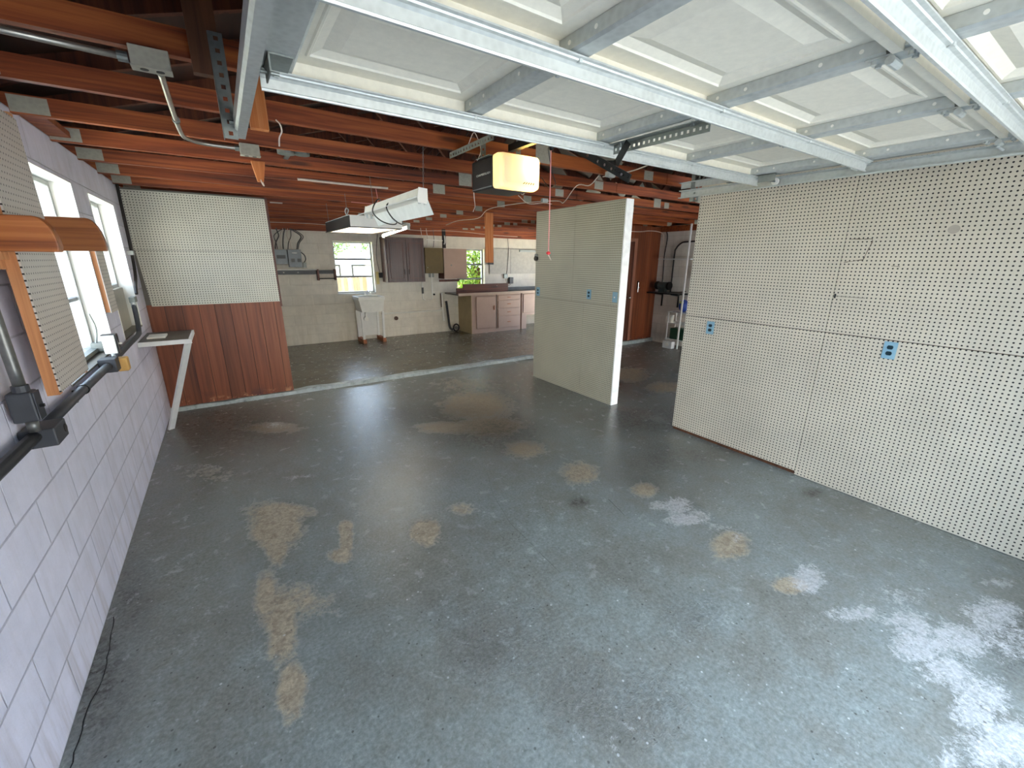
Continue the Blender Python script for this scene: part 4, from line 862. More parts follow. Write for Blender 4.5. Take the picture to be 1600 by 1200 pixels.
MB().tube([(0.06, 3.92, 1.125), (0.066, 3.90, 1.115), (0.07, 3.885, 1.108)], 0.010, 8).build('fitting', M['galv'], r)
r = thing('cable', (0.03, 5.8, 1.3), 'dark cable climbing the corner beside the end pegboard', 'cable')
MB().tube([(0.03, 5.60, 1.40), (0.03, 5.66, 1.47), (0.03, 5.80, 1.58), (0.03, 5.90, 1.80), (0.028, 5.96, 2.1), (0.028, 6.02, 2.42)], 0.013, 10).build('cable_run', M['cabledark'], r)
MB().box(0.002, 5.83, 1.76, 0.05, 5.90, 1.80).build('cable_clamp', M['galv'], r)
r = thing('conduit_fitting', (0.04, 5.4, 1.3), 'small metal conduit body below the far corner of the second left window', 'fitting')
MB().box(0.004, 5.32, 1.34, 0.045, 5.46, 1.39).build('body', M['galvdark'], r, bevel=0.004)
MB().cyl((0.035, 5.29, 1.30), (0.035, 5.29, 1.345), 0.021, 10).build('collar', M['galv'], r)
# little wall shelf on a diagonal leg
r = thing('wall_shelf', (0.19, 5.5, 0.0), 'small dark-topped shelf with white edge and diagonal white leg at the left wall', 'shelf')
MB().box(0.002, 5.24, 0.968, 0.375, 5.88, 0.986).build('shelf_board', M['shelftop'], r)
q = MB(); q.box(0.002, 5.222, 0.945, 0.40, 5.24, 0.985).box(0.375, 5.24, 0.945, 0.393, 5.88, 0.985); q.build('edge_strip', M['whitewood'], r)
MB().bar((0.045, 5.58, 0.002), (0.366, 5.25, 0.945), 0.022, 0.056, (0.8, 0.6, 0)).build('leg', M['whitewood'], r)
tag(MB().box(0.05, 5.40, 0.987, 0.19, 5.62, 1.003).build('note_pad', M['white'], bevel=0.002), 'white pad of paper lying on the small left wall shelf', 'notepad')

# ================================================================ PLATES ON PEGBOARD
def outlet(yc, zc, lb, sw=False, mat='blue'):
    r = thing('switch_plate' if sw else 'outlet_plate', (XR, yc, zc-0.06), lb, 'light switch' if sw else 'outlet', 'pale blue cover plates')
    MB().box(XR-0.0065, yc-0.0375, zc-0.060, XR-0.0003, yc+0.0375, zc+0.060).build('cover_plate', M[mat], r, bevel=0.002)
    if sw: MB().box(XR-0.018, yc-0.005, zc-0.008, XR-0.006, yc+0.005, zc+0.006).build('toggle', M['white'], r)
    else:
        for dz in (-0.021, 0.021):
            q = MB(); q.prism([(0.0165*math.cos(a)*1.05, max(-0.0135, min(0.0135, 0.0175*math.sin(a)))) for a in [i*math.pi/10 for i in range(20)]], lambda u, v, t: (t, yc+u, zc+dz+v), XR-0.0085, XR-0.006); q.build('socket', M['teal'], r)
    return r
outlet(1.092, 1.150, 'pale blue double outlet plate on the right pegboard, nearest the camera')
outlet(2.425, 1.130, 'pale blue double outlet plate on the right pegboard, near the open gap')
outlet(3.650, 1.325, 'pale blue switch plate near the white end of the freestanding pegboard', True)
outlet(4.085, 1.330, 'pale blue plate in the middle of the freestanding pegboard')
outlet(5.135, 1.300, 'pale blue plate at the far edge of the freestanding pegboard')
r = thing('spring_clip', (XR, 4.95, 1.75), 'dark metal clip at the far edge of the freestanding pegboard', 'clip')
MB().cyl((XR-0.02, 5.19, 1.80), (XR-0.001, 5.19, 1.80), 0.028, 12).build('clip_ring', M['galvdark'], r); MB().cyl((XR-0.03, 5.185, 1.76), (XR-0.001, 5.185, 1.76), 0.034, 12).build('clip_body', M['cabledark'], r)
# marks on the near upper right sheet
sheet = [o for o in bpy.data.objects if o.name.startswith('pegboard_sheet') and 'round stain' in o.get('label', '')][0]
def pline(pts, w, mat, name, par):
    m = MB()
    for a, b in zip(pts, pts[1:]):
        k = max(1, int(math.dist(a, b)/0.02)); 
        for i in range(k):
            p = [a[j]+(b[j]-a[j])*i/k for j in (0, 1)]; q = [a[j]+(b[j]-a[j])*(i+1)/k for j in (0, 1)]
            m.bar((XR-0.0004, p[0]+random.uniform(-.001, .001), p[1]+random.uniform(-.0015, .0015)), (XR-0.0004, q[0], q[1]), 0.0006, w*random.uniform(0.5, 1.3))
    return m.build(name, mat, par)
MSC = plain('brown_scuff', '5c4a3a', 0.6)
pline([(1.475, 1.895), (1.34, 1.893), (1.335, 1.875), (1.365, 1.755), (1.42, 1.745), (1.475, 1.735)], 0.005, MSC, 'scuff_outline', sheet)
pline([(1.49, 1.495), (1.38, 1.492), (1.30, 1.492)], 0.006, plain('grey_scuff', '8a8172', 0.6), 'scuff_mark', sheet)
MB().box(XR-0.004, 1.478, 1.478, XR-0.0002, 1.488, 1.51).build('small_hook', M['blacksteel'], sheet)
pline([(1.20, 1.715), (1.155, 1.71)], 0.003, MSC, 'scuff_mark', sheet)
q = MB(); q.add([(XR-0.0006, 0.945+0.028*math.cos(a), 1.935+0.026*math.sin(a)) for a in [i*math.pi/12 for i in range(24)]], [tuple(range(24))]); q.build('round_stain', plain('faint_grey_stain', 'b3a797', 0.6), sheet)

# ================================================================ BACK WALL
YB = Y2
def tg(o, l, c, g=None): return tag(o, l, c, g)
r = thing('breaker_panel', (1.74, 9.7, 1.63), 'left smaller grey breaker panel on the back wall with many cables above', 'electrical panel')
MB().box(1.63, 9.68, 1.63, 1.845, YB-0.001, 1.90).build('box_body', M['greybox'], r, bevel=0.004)
MB().box(1.66, 9.672, 1.735, 1.81, 9.6795, 1.80).build('breaker_row', M['black'], r)
MB().box(1.67, 9.672, 1.64, 1.72, 9.6795, 1.72).build('breaker', M['greybox'], r)
r = thing('breaker_panel', (1.97, 9.7, 1.57), 'right larger grey breaker panel on the back wall with two switches', 'electrical panel')
MB().box(1.855, 9.67, 1.575, 2.09, YB-0.001, 1.905).build('box_body', M['greybox'], r, bevel=0.004)
for x in (1.90, 2.01): MB().box(x, 9.66, 1.67, x+0.065, 9.6695, 1.735).build('breaker', M['black'], r)
MB().box(1.93, 9.667, 1.83, 2.02, 9.6695, 1.85).build('maker_plate', M['white'], r)
r = thing('cable_bundle', (1.9, 9.72, 1.9), 'tangle of grey and dark cables rising from the breaker panels', 'cables')
for i, (x0, x1, s_) in enumerate([(1.66, 1.72, .09), (1.70, 1.86, -.03), (1.76, 1.84, .02), (1.80, 1.88, .03), (1.88, 1.98, .08), (1.95, 1.92, -.05), (2.04, 1.95, .10), (2.06, 2.0, .12), (1.69, 1.60, -.08)]):
    MB().tube([(x0, 9.74, 1.912), (x0+s_*0.3, 9.745, 2.03), (x0+s_, 9.74, 2.15), ((x0+x1)/2+s_*0.5, 9.735, 2.24), (x1, 9.72, 2.29)], 0.0065 if i % 3 else 0.011, 6).build('cable', M[['cablegrey', 'cabledark', 'cable'][i % 3]], r)
MB().tube([(2.10, 9.74, 1.86), (2.16, 9.74, 1.80), (2.17, 9.74, 1.72), (2.13, 9.74, 1.655)], 0.008, 6).build('cable', M['cabledark'], r)
MB().box(2.11, 9.72, 1.56, 2.17, YB-0.001, 1.66).build('clamp_box', M['galvdark'], r)
r = thing('wall_rail', (2.0, 9.75, 1.43), 'black wall rail with two white knobs under the breaker panels', 'rail')
MB().box(1.40, 9.755, 1.432, 2.34, YB-0.001, 1.513).build('board', M['black'], r)
for x in (1.745, 2.0): MB().sphere((x, 9.75, 1.47), 0.013).build('knob', M['white'], r)
MB().box(1.60, 9.70, 1.515, 2.36, YB-0.001, 1.535).build('ledge', M['white'], r)
r = thing('small_rack', (2.52, 9.7, 1.32), 'small reddish wood towel rack left of the sink window', 'rack')
for x in (2.345, 2.675): MB().box(x, 9.66, 1.31, x+0.03, YB-0.001, 1.53).build('side_board', M['doorwood'], r)
MB().box(2.375, 9.76, 1.44, 2.675, YB-0.001, 1.51).build('back_board', M['black'], r)
MB().cyl((2.375, 9.69, 1.345), (2.675, 9.69, 1.345), 0.010, 8).build('rod', M['blacksteel'], r)
# laundry sink
r = thing('laundry_sink', (3.27, 9.5, 0), 'off-white laundry sink on wooden blocks under the back left window', 'sink')
q = MB(); x0, x1, y0, y1 = 2.99, 3.54, 9.22, 9.74
q.box(x0, y0, 0.90, x1, y0+0.03, 0.975).box(x0, y1-0.10, 0.90, x1, y1, 0.975).box(x0, y0+0.03, 0.90, x0+0.03, y1-0.10, 0.975).box(x1-0.03, y0+0.03, 0.90, x1, y1-0.10, 0.975)
q.build('rim', M['sink'], r, bevel=0.008)
q = MB(); a = (x0+0.015, x1-0.015, y0+0.015, y1-0.02); b = (x0+0.06, x1-0.04, y0+0.03, y1-0.06)
P = lambda t, z: [(t[0], t[2], z), (t[1], t[2], z), (t[1], t[3], z), (t[0], t[3], z)]
q.add(P(a, 0.90)+P(b, 0.66), [(0,1,5,4),(1,2,6,5),(2,3,7,6),(3,0,4,7),(4,5,6,7)]); c_ = (x0+0.04, x1-0.04, y0+0.035, y1-0.11)
q.add(P(c_, 0.97)+P((b[0]+0.01, b[1]-0.01, b[2]+0.01, b[3]-0.01), 0.69), [(4,5,1,0),(5,6,2,1),(6,7,3,2),(7,4,0,3),(7,6,5,4)])
q.build('basin', M['sink'], r)
for xx, yy in ((x0+0.05, y0+0.05), (x1-0.05, y0+0.05), (x0+0.05, y1-0.07), (x1-0.05, y1-0.07)):
    MB().bar((xx, yy, 0.66), (xx+(0.01 if xx < 3.2 else -0.01), yy, 0.085), 0.045, 0.03, (0,1,0)).build('leg', M['sinkpanel'], r)
MB().box(x0+0.08, y1-0.06, 0.10, x1-0.06, y1-0.05, 0.66).build('back_panel', M['sinkpanel'], r)
for xx in (x0+0.03, x1-0.10): MB().box(xx, y0+0.02, 0.0, xx+0.07, y1-0.04, 0.084).build('support_block', M['cutwood'], r)
MB().cyl((x0+0.17, y0+0.15, 0.50), (x0+0.17, y0+0.25, 0.50), 0.045, 14).cyl((x0+0.17, y0+0.20, 0.5), (x0+0.17, y0+0.20, 0.70), 0.022, 10).build('drain_trap', M['white'], r)
fa = MB().box(3.23, 9.66, 0.975, 3.39, 9.72, 0.99).tube([(3.31, 9.69, 0.99), (3.31, 9.68, 1.06), (3.31, 9.62, 1.09), (3.31, 9.54, 1.06)], 0.010, 8).build('faucet', M['chrome'], r)
for xx in (3.25, 3.37): MB().cyl((xx, 9.69, 0.99), (xx, 9.69, 1.045), 0.022, 12).build('faucet_handle', M['white'], fa)
# brown wall cabinet
r = thing('wall_cabinet', (4.12, 9.6, 1.25), 'dark brown two-door wall cabinet between the two back windows', 'cabinet')
MB().box(3.70, 9.44, 1.25, 4.57, YB-0.001, 2.19).build('cabinet_body', M['darkcab'], r)
for a, b in ((3.725, 4.125), (4.155, 4.555)):
    d = MB().box(a, 9.42, 1.27, b, 9.439, 2.14).build('door', M['darkcab'], r, bevel=0.003)
    MB().box(a+0.05, 9.414, 1.33, a+0.058, 9.4195, 2.08).box(b-0.058, 9.414, 1.33, b-0.05, 9.4195, 2.08).box(a+0.05, 9.414, 1.33, b-0.05, 9.4195, 1.338).box(a+0.05, 9.414, 2.072, b-0.05, 9.4195, 2.08).build('door_moulding', M['counter'], d)
    xx = b-0.04 if a < 4 else a+0.03
    MB().box(xx, 9.395, 1.42, xx+0.010, 9.4135, 1.53).build('handle', M['blacksteel'], d)
tag(MB().tube([(3.66, 9.775, 2.25), (3.62, 9.775, 2.0), (3.60, 9.775, 1.75), (3.64, 9.775, 1.46)], 0.006, 6).build('cable', M['cabledark']), 'dark cable hanging left of the brown wall cabinet', 'cable')
tag(MB().box(3.615, 9.75, 1.34, 3.70, YB-0.001, 1.45).build('outlet_box', M['black'], bevel=0.004), 'small black outlet box left of the brown wall cabinet', 'outlet')
tag(MB().box(3.56, 9.775, 1.20, 3.62, YB-0.001, 1.47).build('wood_strip', M['paleyellow']), 'pale yellow board on the wall right of the sink window', 'board')
# olive + pinkish cabinets
r = thing('wall_cabinet', (4.8, 9.6, 1.43), 'olive-brown wall cabinet front with a tiny white knob, right of the dark brown cabinet', 'cabinet')
MB().box(4.60, 9.46, 1.43, 5.04, YB-0.001, 1.99).build('cabinet_body', M['olive'], r); MB().sphere((4.65, 9.455, 1.56), 0.010).build('knob', M['white'], r)
r = thing('wall_cabinet', (5.35, 9.6, 1.27), 'pinkish beige cabinet door hanging in front of the back right window', 'cabinet')
MB().box(5.055, 9.45, 1.30, 5.65, 9.475, 1.98).build('door', M['pink'], r, bevel=0.003)
MB().cyl((5.24, 9.4495, 1.61), (5.24, 9.44, 1.61), 0.018, 10).build('knob', M['galvdark'], r); MB().box(5.055, 9.476, 1.30, 5.10, YB-0.001, 1.98).build('side_panel', M['doorwood'], r)
tag(MB().box(4.92, 9.44, 1.238, 5.44, 9.47, 1.288).build('shelf_rail', M['doorwood'], bevel=0.002), 'reddish wood rail right under the pinkish cabinet door', 'rail')
tag(MB().box(4.80, 9.765, 1.33, 4.93, YB-0.001, 1.44).build('outlet_box', M['galvdark'], bevel=0.003), 'grey double outlet box under the olive-brown cabinet', 'outlet')
r = thing('water_pipes', (4.8, 9.75, 0.3), 'white supply pipes and drain on the back wall right of the sink', 'pipes')
MB().tube([(4.62, 9.76, 1.22), (4.62, 9.76, 0.84), (4.68, 9.76, 0.80)], 0.013, 8, 1).build('pipe', M['white'], r)
MB().tube([(4.86, 9.76, 1.42), (4.86, 9.76, 0.84), (4.80, 9.76, 0.80)], 0.013, 8, 1).build('pipe', M['white'], r)
MB().box(4.60, 9.74, 0.96, 4.64, 9.775, 1.10).build('valve', M['cablegrey'], r); MB().cyl((4.90, 9.76, 0.93), (4.90, 9.73, 0.93), 0.022, 10).build('valve', M['blacksteel'], r)
MB().tube([(3.6, 9.755, 0.55), (4.4, 9.755, 0.545), (5.12, 9.755, 0.54)], 0.020, 8, 1).build('pipe', M['sink'], r)
MB().tube([(5.10, 9.74, 0.96), (5.11, 9.74, 0.60), (5.12, 9.74, 0.28)], 0.026, 10, 1).build('pipe', M['white'], r)
MB().tube([(5.06, 9.73, 0.95), (5.07, 9.73, 0.62)], 0.012, 8, 1).build('pipe', M['iron'], r)
r = thing('vent_pipe', (5.25, 9.72, 0.05), 'black pipe with a coiled hose end leaning on the back wall by the base cabinets', 'pipe')
MB().tube([(5.20, 9.72, 0.76), (5.24, 9.72, 0.40), (5.27, 9.71, 0.12), (5.33, 9.66, 0.045)], 0.028, 10).build('pipe', M['black'], r)
q = MB(); q.tube([(5.40+0.075*math.cos(a), 9.62, 0.105+0.085*math.sin(a)) for a in [i*math.pi/8 for i in range(17)]], 0.02, 8, 1); q.build('hose_coil', M['black'], r)
MB().cyl((5.40, 9.63, 0.105), (5.40, 9.60, 0.105), 0.04, 12).build('hose_cap', M['galvdark'], r)
tag(MB().cyl((3.94, YB-0.03, 0.42), (3.94, YB-0.001, 0.42), 0.045, 16).build('wall_port', M['iron']), 'round rusty pipe opening in the wall right of the laundry sink', 'pipe opening')
r = thing('black_pipe', (5.09, 9.45, 2.0), 'short black vertical pipe with a white elbow hanging above the pinkish cabinet door', 'pipe')
MB().box(5.06, 9.47, 1.99, 5.13, 9.52, 2.40).build('pipe', M['black'], r); MB().tube([(5.09, 9.45, 2.26), (5.09, 9.44, 2.12), (5.07, 9.45, 2.07)], 0.014, 8).tube([(4.65, 9.46, 2.16), (5.05, 9.46, 2.15)], 0.010, 6, 1).build('elbow', M['white'], r)
for x, g_ in ((4.53, 'cable'), (4.66, 'cable'), (4.82, 'cablegrey')):
    tag(MB().tube([(x, 9.47, 2.40), (x+0.02, 9.47, 2.2), (x+0.01, 9.50, 2.0)], 0.006, 6).build('cable', M[g_]), 'thin cable dropping from the trusses above the olive-brown cabinet', 'cable', 'cables above the olive cabinet')
# base cabinets
r = thing('base_cabinet', (6.3, 9.4, 0), 'pinkish beige base cabinet with one door and four drawers along the back wall', 'cabinet')
MB().box(5.575, 9.11, 0.001, 7.0, YB-0.001, 0.93).build('cabinet_body', M['pink'], r)
MB().box(5.560, 9.105, 0.001, 5.5745, YB-0.001, 0.93).build('side_panel', M['creamside'], r)
d = MB().box(5.70, 9.092, 0.11, 6.24, 9.1095, 0.885).build('door', M['pink'], r, bevel=0.004); MB().box(6.185, 9.075, 0.55, 6.20, 9.0915, 0.66).build('handle', M['cutwood'], d)
MB().box(6.262, 9.104, 0.08, 6.275, 9.1095, 0.92).build('shade_strip', M['cabledark'], r)  # dark strip painted in for the shade between door and drawers
for z0, z1 in ((0.79, 0.895), (0.59, 0.765), (0.39, 0.565), (0.09, 0.365)):
    d = MB().box(6.315, 9.092, z0, 6.955, 9.1095, z1).build('drawer', M['pink'], r, bevel=0.004); zc = (z0+z1)/2
    MB().box(6.59, 9.078, zc-0.008, 6.68, 9.0915, zc+0.008).build('handle', M['cutwood'], d)
r = thing('base_cabinet', (7.7, 9.4, 0), 'pinkish beige base cabinet right of the drawers, partly behind the freestanding pegboard', 'cabinet')
MB().box(7.05, 9.12, 0.36, 8.55, YB-0.001, 0.93).box(7.05, 9.12, 0.001, 7.20, YB-0.001, 0.36).build('cabinet_body', M['pink'], r)
MB().box(7.09, 9.105, 0.42, 7.60, 9.1195, 0.90).build('door', M['pink'], r, bevel=0.004)
tag(MB().box(7.24, 9.3, 0.22, 7.75, 9.7, 0.34).build('storage_bin', M['greybox'], bevel=0.01), 'grey plastic bin in the opening under the right base cabinet', 'bin') if 0 else None
r = thing('countertop', (6.8, 9.4, 0.93), 'brown-fronted worktop along the back wall above the base cabinets', 'worktop')
MB().box(5.20, 9.06, 0.932, 8.58, YB-0.001, 0.965).build('top_board', M['worktop'], r)
MB().box(5.20, 9.04, 0.925, 8.58, 9.0595, 0.985).build('front_edge', M['cream'], r)
q = MB(); q.box(5.19, 9.10, 0.9655, 6.61, 9.14, 1.10).box(5.36, 9.10, 1.10, 6.61, 9.14, 1.185); q.build('upstand', M['counter'], r)
MB().sphere((6.28, 9.095, 1.13), 0.008).build('knob', M['white'], r)
MB().box(6.61, 9.72, 0.9655, 8.5, YB-0.001, 1.04).build('back_upstand', M['shelftop'], r)
# grey boards on the wall
r = thing('wall_board', (7.4, 9.77, 1.38), 'pale grey board fixed on the back wall above the worktop', 'board')
MB().box(6.48, 9.765, 1.385, 8.3, YB-0.001, 2.01).build('panel', plain('pale_grey_wall_board', 'b8b5ab', 0.6), r)
MB().box(7.40, 9.74, 1.945, 8.0, 9.7645, 1.995).build('metal_strip', M['galvdark'], r)
MB().box(7.12, 9.7640, 1.385, 7.13, 9.7649, 2.01).build('joint', M['cablegrey'], r)
tag(MB().box(6.43, 9.70, 1.62, 6.56, YB-0.026, 2.0).build('control_box', M['black'], bevel=0.004), 'black box beside the frame of the back right window', 'box')
tag(MB().box(6.91, 9.75, 1.27, 7.02, YB-0.001, 1.38).build('outlet_box', M['galvdark'], bevel=0.003), 'grey outlet box on the back wall above the worktop', 'outlet')
tag(MB().box(7.08, 9.74, 1.13, 7.20, YB-0.001, 1.29).build('phone_box', M['black'], bevel=0.004), 'black box with a cord on the back wall above the worktop', 'box')
tag(MB().tube([(7.02, 9.745, 2.27), (7.05, 9.759, 1.9), (7.0, 9.759, 1.4), (6.98, 9.77, 1.2), (7.06, 9.77, 1.08), (7.14, 9.77, 1.12)], 0.005, 6).build('cable', M['cabledark']), 'dark cord hanging down the pale grey wall board', 'cable')
# ceiling wires over the back room
for pts, lb in (([(1.55, 9.1, 2.35), (2.2, 9.15, 2.36), (2.9, 9.1, 2.34), (3.6, 9.2, 2.36), (4.4, 9.2, 2.33), (5.2, 9.2, 2.35), (6.3, 9.2, 2.30), (6.95, 9.2, 2.29)], 'long white cable strung across the back room below the trusses'),
                ([(3.43, 2.92, 2.40), (3.55, 3.15, 2.37), (3.60, 3.37, 2.40), (3.9, 3.9, 2.33), (4.0, 4.15, 2.38), (3.95, 4.75, 2.41), (3.85, 5.37, 2.39), (4.2, 6.3, 2.36), (4.37, 7.34, 2.40), (4.5, 8.1, 2.38)], 'beige cable zigzagging under the trusses right of the opener'),
                ([(3.40, 2.35, 2.40), (3.45, 2.6, 2.39), (3.48, 2.92, 2.40)], 'short beige cable behind the black opener arm'),
                ([(3.55, 4.25, 2.41), (3.8, 4.4, 2.36), (4.1, 4.5, 2.40), (4.3, 4.6, 2.41)], 'beige cable running toward the top of the freestanding pegboard')):
    tag(MB().tube(pts, 0.0045, 6).build('cable', M['cable']), lb, 'cable')
for x, y, lb in ((3.44, 2.80, 'small grey cable box under the trusses behind the opener arm'), (3.95, 4.30, 'small grey cable box under the trusses below the opener')):
    tag(MB().box(x-0.04, y-0.02, 2.375, x+0.04, y+0.02, 2.415).build('cable_box', M['galv'], bevel=0.004), lb, 'junction box')

# ================================================================ RIGHT BAY
r = thing('wall_shelf', (8.45, 5.85, 0.9), 'black shelf on two black brackets holding a grey bench grinder, far right room', 'shelf')
MB().box(8.27, 5.42, 1.075, XF-0.001, 6.19, 1.10).build('shelf_board', M['blacksteel'], r)
for y in (5.62, 6.02):
    MB().prism([(XF-0.002, 1.074), (8.33, 1.074), (8.33, 1.062), (XF-0.025, 1.03), (XF-0.025, 0.80), (XF-0.002, 0.80)], lambda u, v, t: (u, t, v), y-0.012, y+0.012).build('shelf_bracket', M['blacksteel'], r)
r = thing('bench_grinder', (8.43, 5.95, 1.10), 'grey-green bench grinder standing on the black shelf in the far right room', 'grinder')
MB().cyl((8.42, 5.80, 1.24), (8.42, 6.0, 1.24), 0.075, 18).build('motor', M['machine'], r, bevel=0.006)
MB().box(8.36, 5.84, 1.101, 8.48, 5.97, 1.19).build('base', M['machine'], r)
for y in (5.755, 6.045): MB().cyl((8.42, y-0.022, 1.24), (8.42, y+0.022, 1.24), 0.085, 18).build('wheel_guard', M['blacksteel'], r, bevel=0.004)
MB().tube([(8.37, 5.85, 1.17), (8.33, 5.8, 1.12), (8.36, 5.72, 1.125), (8.45, 5.55, 1.12), (8.5, 5.4, 1.15)], 0.008, 6).build('power_cord', M['cabledark'], r)
tag(MB().box(8.36, 5.30, 1.765, XF-0.001, 6.05, 1.785).build('wall_shelf', M['whitewood']), 'thin white shelf on the far right wall above the grinder', 'shelf')
tag(MB().box(8.25, 5.285, 0.0, 8.28, 5.31, 2.42).build('shelf_post', M['whitewood']), 'white vertical post in front of the far right wall', 'post')
tag(MB().tube([(8.57, 5.82, 1.10), (8.57, 5.82, 1.85), (8.57, 5.80, 1.98), (8.57, 5.70, 2.08), (8.57, 5.55, 2.11), (8.57, 4.9, 2.12)], 0.016, 8, 4).build('conduit', M['cabledark']), 'dark bent conduit on the far right wall above the grinder', 'conduit')
tag(MB().tube([(8.588, 6.10, 2.36), (8.588, 6.05, 2.2), (8.588, 6.08, 1.8), (8.588, 6.06, 1.35), (8.55, 6.07, 1.115)], 0.010, 6).build('cable', M['cabledark']), 'dark cable down the corner beside the brown far panelling', 'cable')
tag(MB().tube([(6.9, Y1-0.02, 2.31), (7.8, Y1-0.02, 2.30), (8.2, Y1-0.02, 2.33), (8.50, Y1-0.03, 2.32), (8.57, 6.15, 2.26), (8.57, 6.13, 2.1)], 0.008, 6).build('cable', M['cable']), 'white cable over the brown far panelling', 'cable')
tag(MB().box(8.50, 5.22, 1.43, XF-0.001, 5.30, 1.66).build('wall_switch', M['black'], bevel=0.005), 'black box on the far right wall behind the white post', 'box')
r = thing('storage_shelf', (8.42, 5.45, 0), 'low pale storage shelf at the far right wall, with a blue bag above', 'shelf')
for z in (0.16, 0.50, 0.72): MB().box(8.30, 5.10, z, XF-0.002, 5.64, z+0.015).build('shelf_board', M['whitewood'], r)
for x in (8.31, 8.57):
    for y in (5.12, 5.61): MB().box(x, y, 0.0, x+0.02, y+0.02, 0.74).build('upright', M['whitewood'], r)
r = thing('blue_bottle', (8.38, 5.36, 0.735), 'round blue plastic container with a lime patch on the storage shelf', 'container')
MB().sphere((8.42, 5.36, 0.866), 0.12, 16, (0.85, 0.8, 1.05)).build('body', M['bluebag'], r, smooth=True); MB().box(8.33, 5.32, 0.92, 8.345, 5.40, 0.955).build('patch', M['lime'], r)
tag(MB().box(8.34, 5.16, 0.176, 8.55, 5.56, 0.40).build('green_crate', M['green'], bevel=0.012), 'dark green crate on the lowest storage shelf', 'crate')
tag(MB().cyl((8.37, 5.57, 0.516), (8.37, 5.57, 0.66), 0.045, 14).build('jar', M['white']), 'white jar on the storage shelf beside the blue container', 'jar')
r = thing('small_heater', (8.22, 5.42, 0), 'low pale box with a bright oval on the floor by the storage shelf', 'box')
MB().box(8.16, 5.36, 0.001, 8.28, 5.58, 0.15).build('body', M['whitewood'], r, bevel=0.008); MB().cyl((8.159, 5.46, 0.08), (8.152, 5.46, 0.08), 0.035, 12).build('front_disc', M['white'], r)

# ================================================================ OUTSIDE
hs = thing('added_house', (4, -18, -0.2), 'unseen pale house across the street, added to bounce sunlight into the garage', 'house')  # unseen house added so its sunlit front throws light deep inside
MB().box(-16, -22, -0.2, 24, -18, 4.4).build('wall', plain('cream_stucco', 'e6dfd0', 0.85, 0, 0.03, 1), hs)
MB().prism([(-22.6, 4.4), (-17.4, 4.4), (-20, 6.0)], lambda u, v, t: (t, u, v), -16.5, 24.5).build('roof', plain('pale_roof_tiles', 'b5aca2', 0.8), hs)
for x in (-10, -3, 5, 12, 18): MB().box(x, -18.02, 0.9, x+1.6, -17.99, 2.1).build('window', M['greybox'], hs)
MB().box(1.5, -18.02, -0.2, 2.5, -17.99, 2.1).build('door', M['doorwood'], hs)
def groundmat():
    t = NT('pale_concrete_and_grass'); n = t.noise(t.pos(), 0.7, 5, 0.6); t.col(t.ramp(n, [(0.4, srgb('8f9a6a')), (0.6, srgb('b5b39a'))])); t.set(Roughness=0.9); return t.mat
struct(MB().box(-40, Y2+0.2, -0.30, 50, 60, -0.10), 'ground_back', groundmat())
struct(MB().box(-40, -40, -0.20, 50, YF-0.2, -0.02), 'ground_front', plain('grey_asphalt_driveway', '8b9094', 0.8, 0, 0.04, 2))
struct(MB().box(XF+0.2, YF-0.2, -0.25, 50, Y2+0.2, -0.05), 'ground_right', plain('pale_patio', 'b5b2a6', 0.9, 0, 0.1, 2))
struct(MB().box(-40, YF-0.2, -0.25, -0.2, Y2+0.2, -0.05), 'ground_side', plain('pale_side_yard', 'b8bcb4', 0.9, 0, 0.1, 2))
fence = thing('wood_fence', (6, 14, -0.1), 'pale weathered picket fence outside the back left window', 'fence')
FW = plain('weathered_fence_board', '8d7866', 0.85, 0, 0.18, 3)
FB = [plain('weathered_fence_board_%s' % c, c, 0.85, 0, 0.12, 3) for c in ('8a7462', 'a08a78', '94765f')]
k = 0; x = 2.2
while x < 8.4:
    h = 1.20+random.uniform(-0.02, 0.02)
    MB().prism([(x, -0.1), (x+0.088, -0.1), (x+0.088, h-0.03), (x+0.062, h), (x+0.026, h), (x, h-0.03)], lambda u, v, t: (u, t, v), 14.0, 14.02).build('fence_board', FB[k % 3], fence); x += 0.094; k += 1
for z in (0.1, 0.95): MB().box(2.2, 14.021, z, 8.6, 14.06, z+0.09).build('fence_rail', FW, fence)
rv = thing('camper_trailer', (5.5, 18.0, -0.1), 'white camper seen above the fence through the back left window', 'camper')
MB().box(3.0, 17.2, 0.2, 9.5, 19.6, 1.74).build('body', plain('white_camper_paint', 'c4c6ca', 0.4, 0, 0.02), rv, bevel=0.08, seg=3)
MB().box(4.75, 17.6, 1.74, 5.6, 19.0, 1.98).build('roof_unit', plain('white_roof_unit', 'f4f4f4', 0.5, 0, 0.02), rv, bevel=0.06, seg=3)
for a, b in ((3.2, 4.42), (4.83, 6.2)):
    q = MB(); q.box(a, 17.17, 1.48, b, 17.199, 1.53).box(b-0.05 if a < 4 else a, 17.17, 0.6, b if a < 4 else a+0.05, 17.199, 1.48); q.build('window_trim', M['black'], rv)
for x in (4.0, 8.2): MB().cyl((x, 17.19, 0.22), (x, 17.5, 0.22), 0.32, 20).build('wheel', M['black'], rv)
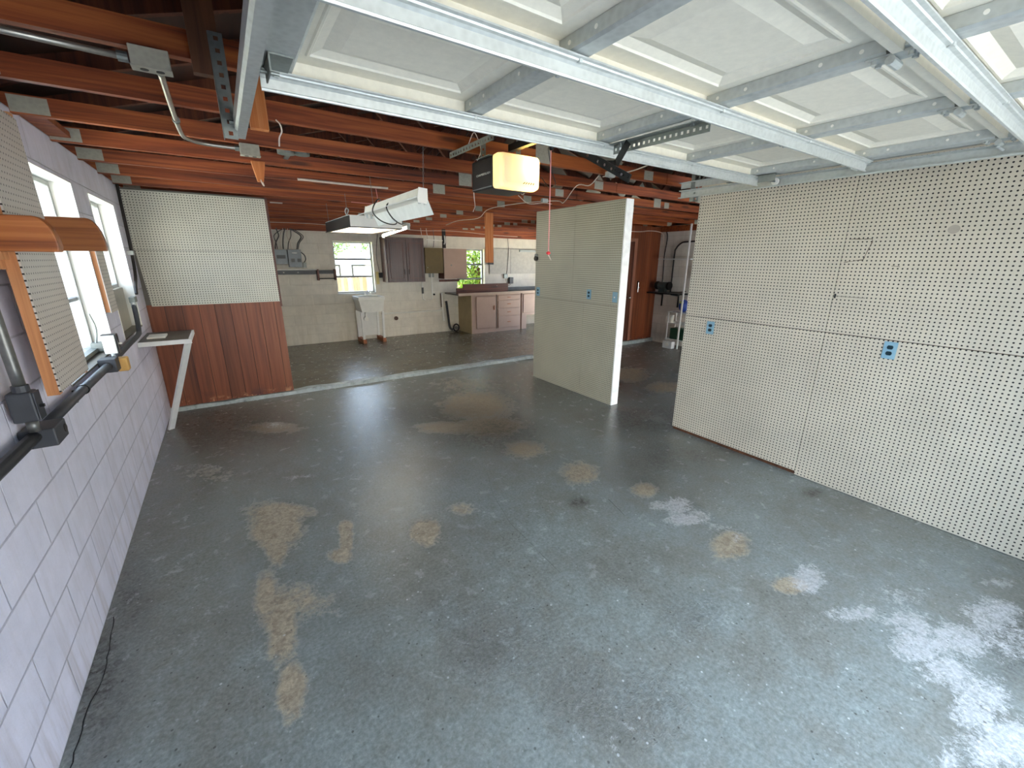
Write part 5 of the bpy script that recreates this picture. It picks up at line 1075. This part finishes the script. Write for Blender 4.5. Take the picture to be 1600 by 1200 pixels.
def leafmat(name, a, b):
    t = NT(name); n = t.noise(t.pos(), 5, 3, 0.6); c = t.ramp(n, [(0.35, srgb(a)), (0.65, srgb(b))]); t.col(c); t.set(Roughness=0.6)
    tr = t.new('ShaderNodeBsdfTranslucent'); t.lk(c, tr.inputs['Color']); mx = t.new('ShaderNodeMixShader'); mx.inputs[0].default_value = 0.4
    t.lk(t.b.outputs[0], mx.inputs[1]); t.lk(tr.outputs[0], mx.inputs[2]); t.lk(mx.outputs[0], t.out.inputs['Surface']); return t.mat
LM = leafmat('bright_green_leaves', '4c7422', '9cb448'); LM2 = leafmat('mid_green_leaves', '2f4a1c', '66843e')
def tree(c, rad, h, n, ls, mat, lb, base=-0.1, kind='tree'):
    r = thing(kind, (c[0], c[1], base), lb, kind)
    m = MB()
    for i in range(n):
        while True:
            v = Vector([random.uniform(-1, 1) for _ in range(3)])
            if 0.25 < v.length < 1: break
        p = Vector((c[0]+v.x*rad[0], c[1]+v.y*rad[1], h+v.z*rad[2]))
        d = Vector([random.uniform(-1, 1) for _ in range(3)]).normalized(); e = d.orthogonal().normalized(); s = ls*random.uniform(.6, 1.3)
        m.add([p-d*s, p+e*s*0.35, p+d*s, p-e*s*0.35], [(0,1,2,3)])
    m.build('foliage', mat, r)
    q = MB(); q.tube([(c[0], c[1], base), (c[0]+0.05, c[1], (h+base)/2), (c[0], c[1], h)], 0.05+0.02*rad[0], 8)
    for i in range(5):
        a = i*1.3; q.tube([(c[0], c[1], h*0.6), (c[0]+rad[0]*0.6*math.cos(a), c[1]+rad[1]*0.6*math.sin(a), h+rad[2]*0.3)], 0.03, 6, 1)
    q.build('trunk', M['web'], r)
tree((5.9, 27, 0), (1.6, 1.4, 0.9), 2.55, 1500, 0.12, LM2, 'distant green tree behind the camper, left of its roof unit')
tree((9.3, 27, 0), (1.6, 1.4, 0.8), 2.45, 1500, 0.12, LM2, 'distant green tree behind the camper, right of its roof unit')
tree((7.2, 11.6, 0), (0.9, 0.7, 1.1), 1.5, 2600, 0.10, LM, 'bright green shrub close outside the back right window', kind='shrub')
tree((10.2, 13.4, 0), (1.6, 0.9, 1.6), 1.7, 2600, 0.13, LM, 'larger green shrub further outside the back right window', kind='shrub')
